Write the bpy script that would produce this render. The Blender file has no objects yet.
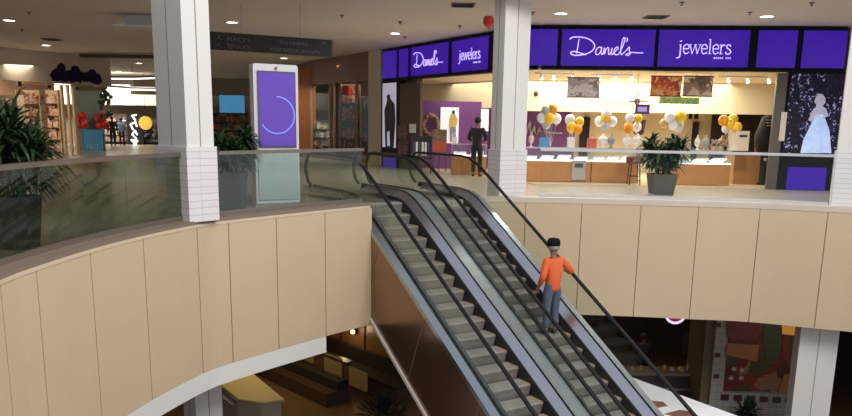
import bpy, bmesh, math, random
from mathutils import Vector, Matrix
random.seed(7)
S = bpy.context.scene
COL = S.collection
V = Vector
R = math.radians

# ------------------------------------------------------------------ camera
F_PX, CX, CY, PITCH, ROLL, HC = 777.2, 426.0, 284.3, R(11.753), R(.931), 1.65
_c, _s = math.cos(PITCH), math.sin(PITCH)
FW = V((0, _c, -_s)); R0 = V((1, 0, 0)); U0 = R0.cross(FW)
RT = R0 * math.cos(ROLL) + U0 * math.sin(ROLL)
UP = -R0 * math.sin(ROLL) + U0 * math.cos(ROLL)
cam = bpy.data.cameras.new('camera'); cam.sensor_width = 36
cam.lens = F_PX / 852 * 36; cam.shift_y = (CY - 208) / 852
cam.clip_end = 300
co = bpy.data.objects.new('camera', cam); COL.objects.link(co)
M = Matrix.Identity(4)
for i in range(3):
    M[i][0] = RT[i]; M[i][1] = UP[i]; M[i][2] = -FW[i]
M[2][3] = HC
co.matrix_world = M; S.camera = co

# surveying helpers: where a sight line of the photograph meets a plane of the place
def ray(x, y): return FW * F_PX + RT * (x - CX) + UP * (CY - y)
def atz(x, y, z=0.0):
    r = ray(x, y); return V((0, 0, HC)) + r * ((z - HC) / r.z)
def aty(x, y, Y):
    r = ray(x, y); return V((0, 0, HC)) + r * (Y / r.y)
def hit(x, y, A, B):
    r = ray(x, y); n = V((-(B[1] - A[1]), B[0] - A[0], 0))
    t = n.dot(V((A[0], A[1], 0)) - V((0, 0, HC))) / n.dot(r)
    return V((0, 0, HC)) + r * t

# ------------------------------------------------------------------ world and daylight
w = bpy.data.worlds.new('world'); S.world = w; w.use_nodes = True
bg = w.node_tree.nodes['Background']; bg.inputs[0].default_value = (.95, .95, 1, 1); bg.inputs[1].default_value = .62
def area(name, loc, aim, size, power, color=(1, 1, 1), size_y=None):
    l = bpy.data.lights.new(name, 'AREA'); l.energy = power; l.color = color
    l.shape = 'RECTANGLE'; l.size = size; l.size_y = size_y or size
    o = bpy.data.objects.new(name, l); COL.objects.link(o); o.location = loc
    o.rotation_euler = (V(aim) - V(loc)).to_track_quat('-Z', 'Y').to_euler()
    return o
area('skylight_daylight', (7, 2, 12), (-1, 13, 0), 9, 2800, (1.0, .97, .93))
S.view_settings.view_transform = 'Standard'; S.view_settings.look = 'None'
S.view_settings.gamma = 1; S.view_settings.use_curve_mapping = False
S.view_settings.exposure = 0.0

# ------------------------------------------------------------------ materials
MATS = {}
def mat(name, col, rough=.6, metal=0., emit=None, es=1., var=.06, scale=8., bump=0., spec=.5, coat=0.):
    if name in MATS: return MATS[name]
    m = bpy.data.materials.new(name); m.use_nodes = True; nt = m.node_tree; N = nt.nodes
    b = N['Principled BSDF']
    c = tuple(col) + (1,)
    tc = N.new('ShaderNodeTexCoord'); nz = N.new('ShaderNodeTexNoise'); nz.inputs['Scale'].default_value = scale
    nz.inputs['Detail'].default_value = 3
    nt.links.new(tc.outputs['Object'], nz.inputs['Vector'])
    mx = N.new('ShaderNodeMix'); mx.data_type = 'RGBA'
    mx.inputs[6].default_value = tuple(max(0, v * (1 - var)) for v in col) + (1,)
    mx.inputs[7].default_value = tuple(min(1, v * (1 + var)) for v in col) + (1,)
    nt.links.new(nz.outputs['Fac'], mx.inputs[0]); nt.links.new(mx.outputs[2], b.inputs['Base Color'])
    b.inputs['Roughness'].default_value = rough; b.inputs['Metallic'].default_value = metal
    b.inputs['Specular IOR Level'].default_value = spec; b.inputs['Coat Weight'].default_value = coat
    if emit:
        b.inputs['Emission Color'].default_value = tuple(emit) + (1,); b.inputs['Emission Strength'].default_value = es
    if bump:
        bp = N.new('ShaderNodeBump'); bp.inputs['Strength'].default_value = bump; bp.inputs['Distance'].default_value = .01
        nt.links.new(nz.outputs['Fac'], bp.inputs['Height']); nt.links.new(bp.outputs[0], b.inputs['Normal'])
    MATS[name] = m; return m
def glass(name, tint, refl=1.0, dens=.0):
    m = bpy.data.materials.new(name); m.use_nodes = True; nt = m.node_tree; N = nt.nodes; N.clear()
    out = N.new('ShaderNodeOutputMaterial'); tr = N.new('ShaderNodeBsdfTransparent'); gl = N.new('ShaderNodeBsdfGlossy')
    tr.inputs[0].default_value = tuple(tint) + (1,); gl.inputs['Roughness'].default_value = .03
    gl.inputs[0].default_value = (.9, 1, .95, 1)
    fr = N.new('ShaderNodeLayerWeight'); fr.inputs[0].default_value = .5
    pw = N.new('ShaderNodeMath'); pw.operation = 'POWER'; pw.inputs[1].default_value = 4.5; nt.links.new(fr.outputs['Facing'], pw.inputs[0])
    ma = N.new('ShaderNodeMath'); ma.operation = 'MULTIPLY_ADD'; ma.inputs[1].default_value = refl * .9; ma.inputs[2].default_value = dens + .03
    mx = N.new('ShaderNodeMixShader')
    nt.links.new(pw.outputs[0], ma.inputs[0]); nt.links.new(ma.outputs[0], mx.inputs[0])
    nt.links.new(tr.outputs[0], mx.inputs[1]); nt.links.new(gl.outputs[0], mx.inputs[2]); nt.links.new(mx.outputs[0], out.inputs[0])
    return m
def tiles(name, c1, c2, w_, h_, rough=.4, mortar=.01, coord='Object', squash=1.0, spec=.5, offset=0., wall=False):
    m = bpy.data.materials.new(name); m.use_nodes = True; nt = m.node_tree; N = nt.nodes; b = N['Principled BSDF']
    tc = N.new('ShaderNodeTexCoord'); br = N.new('ShaderNodeTexBrick')
    br.offset = offset; br.inputs['Scale'].default_value = 1
    br.inputs['Color1'].default_value = tuple(c1) + (1,); br.inputs['Color2'].default_value = tuple(v * .93 for v in c1) + (1,)
    br.inputs['Mortar'].default_value = tuple(c2) + (1,); br.inputs['Mortar Size'].default_value = mortar
    br.inputs['Brick Width'].default_value = w_; br.inputs['Row Height'].default_value = h_
    if wall:
        sx = N.new('ShaderNodeSeparateXYZ'); ad = N.new('ShaderNodeMath'); cx_ = N.new('ShaderNodeCombineXYZ')
        nt.links.new(tc.outputs[coord], sx.inputs[0]); nt.links.new(sx.outputs[0], ad.inputs[0]); nt.links.new(sx.outputs[1], ad.inputs[1])
        nt.links.new(ad.outputs[0], cx_.inputs[0]); nt.links.new(sx.outputs[2], cx_.inputs[1]); nt.links.new(cx_.outputs[0], br.inputs['Vector'])
    else: nt.links.new(tc.outputs[coord], br.inputs['Vector'])
    nt.links.new(br.outputs[0], b.inputs['Base Color'])
    b.inputs['Roughness'].default_value = rough; b.inputs['Specular IOR Level'].default_value = spec
    return m
def picture(name, cols, scale=3., emit=0., mode='VORONOI', rough=.5):
    """blotchy printed picture: colours picked by a cellular pattern"""
    m = bpy.data.materials.new(name); m.use_nodes = True; nt = m.node_tree; N = nt.nodes; b = N['Principled BSDF']
    tc = N.new('ShaderNodeTexCoord'); nz = N.new('ShaderNodeTexNoise'); nz.inputs['Scale'].default_value = scale; nz.inputs['Detail'].default_value = 2
    nt.links.new(tc.outputs['Object'], nz.inputs['Vector'])
    vo = N.new('ShaderNodeTexVoronoi'); vo.inputs['Scale'].default_value = scale * 1.6
    ad = N.new('ShaderNodeVectorMath'); ad.operation = 'ADD'
    nt.links.new(tc.outputs['Object'], ad.inputs[0]); nt.links.new(nz.outputs['Color'], ad.inputs[1]); nt.links.new(ad.outputs[0], vo.inputs['Vector'])
    sp = N.new('ShaderNodeSeparateColor'); nt.links.new(vo.outputs['Color'], sp.inputs[0])
    cr = N.new('ShaderNodeValToRGB'); cr.color_ramp.interpolation = 'CONSTANT'
    e = cr.color_ramp.elements
    while len(e) < len(cols): e.new(.5)
    for i, c in enumerate(cols): e[i].position = i / len(cols); e[i].color = tuple(c) + (1,)
    nt.links.new(sp.outputs[0], cr.inputs[0]); nt.links.new(cr.outputs[0], b.inputs['Base Color'])
    b.inputs['Roughness'].default_value = rough
    if emit:
        nt.links.new(cr.outputs[0], b.inputs['Emission Color']); b.inputs['Emission Strength'].default_value = emit
    return m

BEIGE = mat('beige_panel', (.58, .45, .30), .5, var=.04, scale=1.5)
DARKGAP = mat('dark_joint', (.26, .19, .14), .8)
TRIM = mat('cream_trim', (.60, .52, .43), .4)
CURB = mat('curb_stone', (.22, .165, .13), .35, var=.15, scale=20)
WHITE = mat('white_paint', (.72, .70, .68), .5, var=.02, scale=2)
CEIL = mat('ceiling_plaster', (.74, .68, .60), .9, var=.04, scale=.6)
STEEL = mat('brushed_steel', (.55, .54, .53), .32, .9, var=.08, scale=30)
RAILM = mat('rail_bronze_steel', (.30, .26, .23), .35, .8, var=.1, scale=25)
BLACK = mat('black_satin', (.012, .012, .014), .4)
RUBBER = mat('handrail_rubber', (.008, .008, .009), .45, spec=.25)
SKIRT = mat('skirt_black', (.018, .018, .02), .5)
DECK = mat('deck_aluminium', (.42, .45, .53), .2, .95, var=.05, scale=12)
DECKM = mat('deck_grey', (.42, .45, .48), .38, .6, var=.05, scale=12)
TRUSS = mat('bronze_cladding', (.30, .20, .145), .24, .9, var=.06, scale=2)
GLS = glass('clear_green_glass', (.91, .935, .915), .7, .0)
GLSR = glass('rail_glass_dark', (.66, .69, .62), .6, .02)
GLSC = glass('clear_glass', (.95, .97, .96), .5, -.02)
SHOPGL = glass('shop_glass', (.85, .88, .85), .15, -.01)
WOOD = mat('warm_oak', (.42, .19, .06), .4, var=.15, scale=6)
DWOOD = mat('dark_wood', (.06, .035, .022), .45, var=.2, scale=7)
RWOOD = mat('red_brown_wood', (.16, .05, .022), .4, var=.2, scale=5)
OWOOD = mat('orange_wood', (.34, .12, .04), .4, var=.15, scale=5)
CREAM = mat('cream_wall', (.80, .68, .46), .7, var=.02)
PURPLE = mat('purple_wall', (.17, .055, .25), .6, var=.1, scale=1.2)
LEAF = mat('leaf_green', (.018, .045, .014), .45, var=.5, scale=30)
POT = mat('grey_planter', (.10, .095, .085), .6, var=.1)
SOIL = mat('soil', (.03, .02, .012), .9)

# ------------------------------------------------------------------ mesh builder
class MB:
    def __init__(s): s.v = []; s.f = []; s.mi = []; s.cur = 0
    def add(s, vs, fs):
        n = len(s.v); s.v += [tuple(p) for p in vs]; s.f += [tuple(i + n for i in f) for f in fs]; s.mi += [s.cur] * len(fs); return s
    def box(s, c, size, rz=0., rx=0., ry=0.):
        m = Matrix.Rotation(rz, 3, 'Z') @ Matrix.Rotation(ry, 3, 'Y') @ Matrix.Rotation(rx, 3, 'X'); c = V(c)
        vs = [c + m @ V((sx * size[0] / 2, sy * size[1] / 2, sz * size[2] / 2)) for sz in (-1, 1) for sy in (-1, 1) for sx in (-1, 1)]
        return s.add(vs, [(0, 2, 3, 1), (4, 5, 7, 6), (0, 1, 5, 4), (2, 6, 7, 3), (0, 4, 6, 2), (1, 3, 7, 5)])
    def prism(s, poly, z0, z1):
        n = len(poly); vs = [(p[0], p[1], z0) for p in poly] + [(p[0], p[1], z1) for p in poly]
        return s.add(vs, [tuple(range(n))[::-1], tuple(range(n, 2 * n))] + [(i, (i + 1) % n, n + (i + 1) % n, n + i) for i in range(n)])
    def slab(s, A, B, z0, z1, t0, t1):
        """upright board over plan line A-B, from depth t0 to t1 (behind the line positive), z0..z1"""
        A = V((A[0], A[1], 0)); B = V((B[0], B[1], 0)); d = (B - A).normalized(); n = V((-d.y, d.x, 0))
        return s.prism([A + n * t0, B + n * t0, B + n * t1, A + n * t1], z0, z1)
    def extr(s, poly, org, ax, ay, t):
        """polygon (u,v) in the plane org+u*ax+v*ay, thickness t along the normal"""
        ax = V(ax); ay = V(ay); n = ax.cross(ay).normalized(); k = len(poly)
        a = [V(org) + ax * p[0] + ay * p[1] for p in poly]
        vs = a + [p + n * t for p in a]
        return s.add(vs, [tuple(range(k))[::-1], tuple(range(k, 2 * k))] + [(i, (i + 1) % k, k + (i + 1) % k, k + i) for i in range(k)])
    def tube(s, pts, r, n=8, cap=True):
        pts = [V(p) for p in pts]; rs = r if isinstance(r, (list, tuple)) else [r] * len(pts); rings = []
        prev = None
        for i, p in enumerate(pts):
            t = (pts[min(i + 1, len(pts) - 1)] - pts[max(i - 1, 0)]).normalized()
            a = V((0, 0, 1)) if abs(t.z) < .9 else V((1, 0, 0))
            if prev is not None: a = prev
            x = (a - t * a.dot(t)).normalized(); y = t.cross(x); prev = x
            rings.append([p + (x * math.cos(2 * math.pi * j / n) + y * math.sin(2 * math.pi * j / n)) * rs[i] for j in range(n)])
        vs = [q for ring in rings for q in ring]; fs = []
        for i in range(len(pts) - 1):
            for j in range(n): fs.append((i * n + j, i * n + (j + 1) % n, (i + 1) * n + (j + 1) % n, (i + 1) * n + j))
        if cap: fs += [tuple(range(n))[::-1], tuple((len(pts) - 1) * n + j for j in range(n))]
        return s.add(vs, fs)
    def lathe(s, prof, c=(0, 0, 0), n=20, cap=True):
        c = V(c); vs = []; fs = []
        for r_, z in prof:
            for j in range(n): vs.append(c + V((r_ * math.cos(2 * math.pi * j / n), r_ * math.sin(2 * math.pi * j / n), z)))
        for i in range(len(prof) - 1):
            for j in range(n): fs.append((i * n + j, i * n + (j + 1) % n, (i + 1) * n + (j + 1) % n, (i + 1) * n + j))
        if cap: fs += [tuple(range(n))[::-1], tuple((len(prof) - 1) * n + j for j in range(n))]
        return s.add(vs, fs)
    def ball(s, c, r, n=14, sq=(1, 1, 1)):
        c = V(c); m = n // 2; vs = []; fs = []
        for i in range(m + 1):
            ph = math.pi * i / m
            for j in range(n):
                th = 2 * math.pi * j / n
                vs.append(c + V((r * sq[0] * math.sin(ph) * math.cos(th), r * sq[1] * math.sin(ph) * math.sin(th), -r * sq[2] * math.cos(ph))))
        for i in range(m):
            for j in range(n): fs.append((i * n + j, i * n + (j + 1) % n, (i + 1) * n + (j + 1) % n, (i + 1) * n + j))
        return s.add(vs, fs)
    def build(s, name, mats, parent=None, smooth=False, bevel=0., org=None):
        mats = mats if isinstance(mats, (list, tuple)) else [mats]
        me = bpy.data.meshes.new(name)
        if parent is None and org is None and s.v:
            lo = [min(p[i] for p in s.v) for i in range(3)]; hi = [max(p[i] for p in s.v) for i in range(3)]
            org = V(((lo[0] + hi[0]) / 2, (lo[1] + hi[1]) / 2, lo[2]))
        base = parent_world(parent) if parent is not None else Matrix.Translation(org)
        inv = base.inverted()
        me.from_pydata([tuple(inv @ V(p)) for p in s.v], [], s.f)
        for m in mats: me.materials.append(m)
        for p, i in zip(me.polygons, s.mi): p.material_index = i; p.use_smooth = smooth
        bm = bmesh.new(); bm.from_mesh(me); bmesh.ops.recalc_face_normals(bm, faces=bm.faces); bm.to_mesh(me); bm.free()
        o = bpy.data.objects.new(name, me); COL.objects.link(o)
        if parent is not None: o.parent = parent
        else: o.location = org
        if bevel:
            bv = o.modifiers.new('bevel', 'BEVEL'); bv.width = bevel; bv.segments = 2; bv.limit_method = 'ANGLE'
        return o
def parent_world(o):
    m = Matrix.Translation(o.location) @ o.rotation_euler.to_matrix().to_4x4()
    return parent_world(o.parent) @ m if o.parent else m
def tag(o, label, cat, group=None, kind=None):
    o['label'] = label; o['category'] = cat
    if group: o['group'] = group
    if kind: o['kind'] = kind
    return o
def thing(name, label, cat, loc=(0, 0, 0), group=None):
    o = bpy.data.objects.new(name, None); COL.objects.link(o); o.location = loc; o.empty_display_size = .1
    return tag(o, label, cat, group)
def struct(o): o['kind'] = 'structure'; return o

# ------------------------------------------------------------------ setting: plan of the place
LS = [(-3.2, 2.5), (-3.75, 4.3), (-4.2, 6.3), (-4.40, 7.85), (-4.41, 8.62), (-4.32, 9.84), (-4.09, 11.09), (-3.69, 12.38), (-3.34, 12.99), (-2.70, 13.84), (-1.95, 14.78), (-1.16, 15.71)]
RS = [(1.16, 17.45), (2.21, 17.45), (3.46, 17.38), (4.75, 17.28), (5.98, 17.12), (7.26, 16.95), (8.50, 16.47), (9.20, 16.20), (10.6, 15.5), (12.0, 14.6)]
def smooth(P, k=4):
    out = []; n = len(P)
    for i in range(n - 1):
        a, b, c, d = V(P[max(i - 1, 0)]).to_3d(), V(P[i]).to_3d(), V(P[i + 1]).to_3d(), V(P[min(i + 2, n - 1)]).to_3d()
        for j in range(k):
            t = j / k
            out.append(.5 * ((2 * b) + (c - a) * t + (2 * a - 5 * b + 4 * c - d) * t * t + (3 * b - a - 3 * c + d) * t ** 3))
    out.append(V(P[-1]).to_3d()); return out
def EPx(s, lat): return (-.166 + .5116 * s + .8592 * lat, 15.707 - .8592 * s + .5116 * lat)
def offset(P, o):
    out = []
    for i, p in enumerate(P):
        t = (P[min(i + 1, len(P) - 1)] - P[max(i - 1, 0)]).normalized(); out.append(p + V((-t.y, t.x, 0)) * o)
    return out
KL = .943
def zL(z): return HC - (HC - z) * KL   # the left balcony edge stands a little prouder and nearer
LS = [(x * KL, y * KL) for x, y in LS]
LC, RC = smooth(LS), smooth(RS)
XL, XR, YB, YF = -45., 16., 62., -4.
def ribbon(mb, P, o0, o1, z0, z1):
    a, b = offset(P, o0), offset(P, o1)
    for i in range(len(P) - 1):
        mb.prism([a[i], a[i + 1], b[i + 1], b[i]], z0, z1)
    return mb
floor_poly = [tuple(p)[:2] for p in offset(LC, .02)] + [EPx(-.75, -1.22), EPx(-.75, 1.9)] + [tuple(p)[:2] for p in offset(RC, .02)] + [(XR, 14), (XR, YB), (XL, YB), (XL, YF), (-3.0, YF)]
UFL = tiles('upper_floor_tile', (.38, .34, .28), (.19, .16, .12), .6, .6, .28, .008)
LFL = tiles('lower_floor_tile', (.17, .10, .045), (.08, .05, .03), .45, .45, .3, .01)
struct(MB().prism(floor_poly, -.30, 0).build('floor', UFL))
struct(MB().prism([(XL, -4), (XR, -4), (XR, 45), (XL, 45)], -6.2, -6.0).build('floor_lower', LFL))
cpoly = [(-4.9, -4), (-5.0, 8), (-4.9, 11), (-4.2, 12.9), (-3.2, 14.2), (-1.6, 16.1), (.6, 17.4), (5.2, 17.2), (8.6, 16.2), (12.5, 14.5), (XR, 14), (XR, YB), (XL, YB), (XL, -4)]
struct(MB().prism(cpoly, 4.30, 4.5).build('ceiling', CEIL))
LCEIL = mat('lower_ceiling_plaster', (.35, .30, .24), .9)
lp = [tuple(p)[:2] for p in offset(LC, .5)] + [tuple(p)[:2] for p in offset(RC, .05)] + [(XR, 14), (XR, 45), (XL, 45), (XL, YF), (-3.0, YF)]
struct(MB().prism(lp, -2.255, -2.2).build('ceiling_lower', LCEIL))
# balcony faces, in panels with dark joints
def fascia(P, k, zb, name, zt=-.07):
    mb = MB(); mb.cur = 1; ribbon(mb, P, .03, .10, zb, zt + .01); mb.cur = 0
    n = (len(P) - 1) // k
    for i in range(n):
        seg = P[i * k:(i + 1) * k + 1]
        g = .009
        a = seg[0] + (seg[1] - seg[0]).normalized() * g; b = seg[-1] + (seg[-2] - seg[-1]).normalized() * g
        ribbon(mb, [a] + seg[1:-1] + [b], 0, .04, zb, zt)
    return struct(mb.build(name, [BEIGE, DARKGAP]))
fascia(LC, 4, zL(-2.50), 'wall_left', zL(-.06))
fascia(RC, 4, -2.62, 'wall_right')
mb = MB(); e_ = LC[-1]; mb.slab((e_.x, e_.y), (e_.x - .55, e_.y + .90), zL(-2.5), zL(-.07), -.04, .01); struct(mb.build('wall_return', BEIGE))
struct(ribbon(MB(), LC, -.004, .30, zL(-.012), zL(.05)).build('trim_1', [CURB]))
struct(ribbon(MB(), RC, -.012, .30, -.07, .05).build('trim_2', [TRIM]))
struct(ribbon(MB(), LC, -.008, .05, zL(-.06), zL(-.012)).build('trim_12', [mat('beige_lip', (.64, .52, .38), .4)]))
# white beam below the left balcony, stopping short of the corner
WB = [p for p in LC if p.y < 14.85 * KL]
struct(ribbon(MB(), WB, .0, .55, zL(-2.83), zL(-2.505)).build('trim_3', WHITE))

# columns: square shafts with a tiled base
BT = tiles('column_base_tile', (.74, .72, .72), (.52, .49, .49), .6, .105, .35, .006, wall=True)
def column(corner, dr, wr, wl, zb, zt, zbase, name):
    c = V(corner).to_3d(); dr = V(dr).to_3d().normalized(); dl = V((-dr.y, dr.x, 0))
    def sq(e): return [c - (dr + dl) * e, c + dr * (wr + e) - dl * e, c + dr * (wr + e) + dl * (wl + e), c - dr * e + dl * (wl + e)]
    m = MB(); m.prism(sq(-.03), zb, zt); m.cur = 1
    # two narrow vertical reveals
    for f in (.5,):
        p = c + dr * wr * f - dl * -.03; m.box(p + V((0, 0, (zb + zt) / 2)), (.014, .01, zt - zb), math.atan2(dr.y, dr.x))
        p = c + dl * wl * f + dr * .03; m.box(p + V((0, 0, (zb + zt) / 2)), (.01, .014, zt - zb), math.atan2(dr.y, dr.x))
    if zbase is not None:
        m.cur = 2; m.prism(sq(0), zb, zbase)
    return struct(m.build(name, [WHITE, DARKGAP, BT]))
BTm = BT
column((-3.76 * KL, 12.25 * KL), (.64, .77), .53, .82, .125, 9, zL(1.22), 'trim_4')
column((1.62, 17.68), (.88, .48), .74, .5, .0, 9, 1.08, 'trim_5')
column((8.62, 16.70), (.90, -.43), .9, .6, .0, 9, 1.20, 'trim_6')
column((-4.12, 13.2), (.80, .60), .56, .7, -6, -2.26, None, 'trim_7')
a = aty(800.5, 326, 17.0); column((a.x, a.y), (.97, -.22), .86, .6, -6, -2.26, None, 'trim_8')
for o in bpy.data.objects:
    if o.name in ('trim_4', 'trim_5', 'trim_6'): pass

# ------------------------------------------------------------------ glass railings
def railing(P, spans, label, name='glass_railing', gm=None, rm=None, hz=1.07, zb=.045):
    """P: plan polyline of the glass; spans: index ranges per pane"""
    t = thing(name, label, 'railing', (P[len(P) // 2].x, P[len(P) // 2].y, .05))
    ribbon(MB(), P, -.055, .055, hz, hz + .055).build('handrail', rm or RAILM, t)
    ribbon(MB(), P, -.02, .02, zb, zb + .075).build('base_shoe', rm or RAILM, t)
    for a, b in spans:
        seg = P[a:b + 1]
        s0 = seg[0] + (seg[1] - seg[0]).normalized() * .006; s1 = seg[-1] + (seg[-2] - seg[-1]).normalized() * .006
        q_ = [s0] + seg[1:-1] + [s1]; MB().prism(offset(q_, -.006) + offset(q_, .006)[::-1], zb + .07, hz + .01).build('glass_panel', gm or GLSR, t)
    return t
GL = offset(LC, .21)
def cut(P, y0, y1): return [p for p in P if y0 * KL <= p.y <= y1 * KL]
A = cut(GL, -9, 12.55)
railing(A, [(i, min(i + 4, len(A) - 1)) for i in range(0, len(A) - 1, 4)], 'curved glass railing with bronze top rail left of the white column', hz=zL(1.07), zb=zL(.045))
B_ = cut(GL, 13.0, 16.0)
railing(B_, [(i, min(i + 5, len(B_) - 1)) for i in range(0, len(B_) - 1, 5)], 'short glass railing between the white column and the escalators', gm=glass('rail_glass_pale', (.80, .84, .81), .6, .02), hz=zL(1.07), zb=zL(.045))
GR = offset(RC, .21); Cc = [p for p in GR if 2.35 < p.x < 8.60]
railing(Cc, [(i, min(i + 4, len(Cc) - 1)) for i in range(0, len(Cc) - 1, 4)], 'long glass railing with silver rail in front of the jewelry store', gm=GLSC, rm=mat('rail_silver', (.62, .62, .64), .35, .7))

# ------------------------------------------------------------------ escalators
ED = V((.5116, -.8592, 0)); EN = V((.8592, .5116, 0)); E0 = V((-.166, 15.707, 0))
RUN, RISE = .347, .2003; SL = RISE / RUN
ZTOP, ZBOT = 0.0, -6.0
STOP = (-.415 - ZTOP) / SL; SBOT = (-.415 - ZBOT) / SL   # where the nosing line meets the floors
def EP(s, lat, z): return E0 + ED * s + EN * lat + V((0, 0, z))
TREAD = mat('step_tread', (.50, .47, .43), .5, .3, var=.12, scale=14)
RISER = mat('step_riser', (.24, .22, .20), .5, .3, var=.15, scale=14)
TIPGLOW = mat('step_tip_glow', (.36, .26, .13), .5)  # warm glow on the step tips, put into the colour
COMB = mat('comb_plate', (.35, .33, .29), .35, .8, var=.1, scale=20)
def prof(h0, top_ext, bot_ext):
    """(s,z) line following the nosing line at height h0, levelled off at both landings"""
    pts = [(STOP - top_ext, ZTOP + h0), (STOP - .45, ZTOP + h0), (STOP - .1, ZTOP + h0 - .035), (STOP + .25, ZTOP + h0 - .16)]
    s = STOP + .8
    while s < SBOT - .6: pts.append((s, -.415 - SL * s + h0)); s += 1.2
    pts += [(SBOT - .25, ZBOT + h0 + .16), (SBOT + .1, ZBOT + h0 + .035), (SBOT + .45, ZBOT + h0), (SBOT + bot_ext, ZBOT + h0)]
    return pts
def sweep(mb, top, bot, l0, l1):
    """solid between two (s,z) profiles of equal length over lateral l0..l1"""
    n = len(top); vs = []
    for (st, zt), (sb, zb) in zip(top, bot): vs += [EP(st, l0, zt), EP(st, l1, zt), EP(sb, l1, zb), EP(sb, l0, zb)]
    fs = []
    for i in range(n - 1):
        for j in range(4): fs.append((4 * i + j, 4 * i + (j + 1) % 4, 4 * i + 4 + (j + 1) % 4, 4 * i + 4 + j))
    fs += [(0, 1, 2, 3), (4 * n - 4, 4 * n - 3, 4 * n - 2, 4 * n - 1)]
    return mb.add(vs, fs)
def sweep4(mb, prof_pts, sect):
    """sweep a closed cross section [(lat,dz)] along a profile"""
    k = len(sect); vs = [EP(s, l, z + dz) for s, z in prof_pts for l, dz in sect]; n = len(prof_pts); fs = []
    for i in range(n - 1):
        for j in range(k): fs.append((k * i + j, k * i + (j + 1) % k, k * i + k + (j + 1) % k, k * i + k + j))
    fs += [tuple(range(k)), tuple(k * (n - 1) + j for j in range(k))]
    return mb.add(vs, fs)
def escalator(right, phase, label, clad_left):
    """right: lateral of the right end of the steps"""
    W = .84; hl, hr = right - W - .19, right + .188
    t = thing('escalator', label, 'escalator', EP(0, right - W / 2, -6.0))
    # steps
    k = int(STOP / RUN) - 1
    n0 = math.ceil(STOP / RUN - phase); n1 = int(SBOT / RUN - phase)
    for i in range(n0, n1 + 1):
        s = (i + phase) * RUN; z = -.415 - SL * s
        m = MB(); lat0, lat1 = right - W, right
        ring = [(s - RUN, z), (s - .02, z), (s, z - .02), (s - .03, z - RISE * .55), (s - .055, z - RISE - .02), (s - RUN, z - RISE * .55)]
        a = [EP(u, lat0, q) for u, q in ring]; b = [EP(u, lat1, q) for u, q in ring]; kk = len(ring)
        m.cur = 0; m.add(a + b, [(0, 1, 1 + kk, kk)])
        m.cur = 1; m.add(a + b, [(j, (j + 1) % kk, (j + 1) % kk + kk, j + kk) for j in range(1, kk)] + [tuple(range(kk))[::-1], tuple(range(kk, 2 * kk))])
        # tread ribs and a strip painted as the warm glow on the right tips
        m.cur = 1
        for q in range(1, 20):
            l = lat0 + W * q / 20; m.add([EP(s - RUN + .02, l, z + .004), EP(s - .02, l, z + .004), EP(s - .02, l + .012, z + .004), EP(s - RUN + .02, l + .012, z + .004)], [(0, 1, 2, 3)])
        m.cur = 2
        m.add([EP(s - RUN + .01, lat1 - .04, z + .006), EP(s - .005, lat1 - .04, z + .006), EP(s - .005, lat1, z + .006), EP(s - RUN + .01, lat1, z + .006)], [(0, 1, 2, 3)])
        m.build('step', [TREAD, RISER, TIPGLOW], t)
    # skirts, inner decks, outer decks, gaskets
    for sgn, e, h in ((-1, right - W, hl), (1, right, hr)):
        m = MB(); sweep4(m, prof(0, 1.2, 1.2), [(e + sgn * .012, -.24), (e + sgn * .012, .09), (e + sgn * .03, .09), (e + sgn * .03, -.24)]); m.build('skirt_panel', SKIRT, t)
        m = MB(); sweep4(m, prof(0, 2.0, 2.0), [(e + sgn * .03, .07), (e + sgn * .03, .10), (h - sgn * .012, .215), (h - sgn * .012, .10)]); m.build('inner_deck', DECK, t)
        m = MB(); sweep4(m, prof(0, 2.3, 2.3), [(h - sgn * .014, .12), (h - sgn * .014, .235), (h + sgn * .014, .235), (h + sgn * .014, .12)]); m.build('glass_gasket', RUBBER, t)
        # glass balustrade with rounded ends
        top = prof(.90, 2.35, 2.35); bot = prof(.20, 2.35, 2.35)
        def endcap(s0, z0, sg): return [(s0 + sg * .36 * math.sin(q), z0 - .35 + .35 * math.cos(q)) for q in [math.pi * j / 8 for j in range(1, 8)]]
        poly = top + endcap(top[-1][0], top[-1][1], 1) + bot[::-1] + endcap(bot[0][0], top[0][1], -1)[::-1]
        m = MB(); m.extr([(p[0], p[1]) for p in poly], EN * (h - .005) + E0, ED, V((0, 0, 1)), .010); m.build('glass_balustrade', GLS, t)
        # handrail loops round both newels
        def cap2(s0, z0, sg): return [(s0 + sg * .39 * math.sin(q), z0 - .37 + .37 * math.cos(q)) for q in [math.pi * j / 10 for j in range(1, 10)]]
        hp = [(-0, 0)]; tp = prof(.935, 2.35, 2.35)
        hp = cap2(tp[0][0], tp[0][1], -1)[::-1] + tp + cap2(tp[-1][0], tp[-1][1], 1)
        m = MB(); k8 = 8; vs = []; nn = len(hp)
        for i, (s, z) in enumerate(hp):
            ta = V((hp[min(i + 1, nn - 1)][0] - hp[max(i - 1, 0)][0], hp[min(i + 1, nn - 1)][1] - hp[max(i - 1, 0)][1])).normalized(); nx = V((-ta.y, ta.x))
            for j in range(k8):
                q = 2 * math.pi * j / k8; l = .042 * math.cos(q); d = .028 * math.sin(q); vs.append(EP(s + nx.x * d, h + l, z + nx.y * d))
        fs = [(k8 * i + j, k8 * i + (j + 1) % k8, k8 * i + k8 + (j + 1) % k8, k8 * i + k8 + j) for i in range(nn - 1) for j in range(k8)]
        m.add(vs, fs + [tuple(range(k8)), tuple(k8 * (nn - 1) + j for j in range(k8))]); m.build('handrail', RUBBER, t, smooth=True)
    ol, orr = (hl - .20, hr + .165) if clad_left else (hl - .165, hr + .17)
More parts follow.
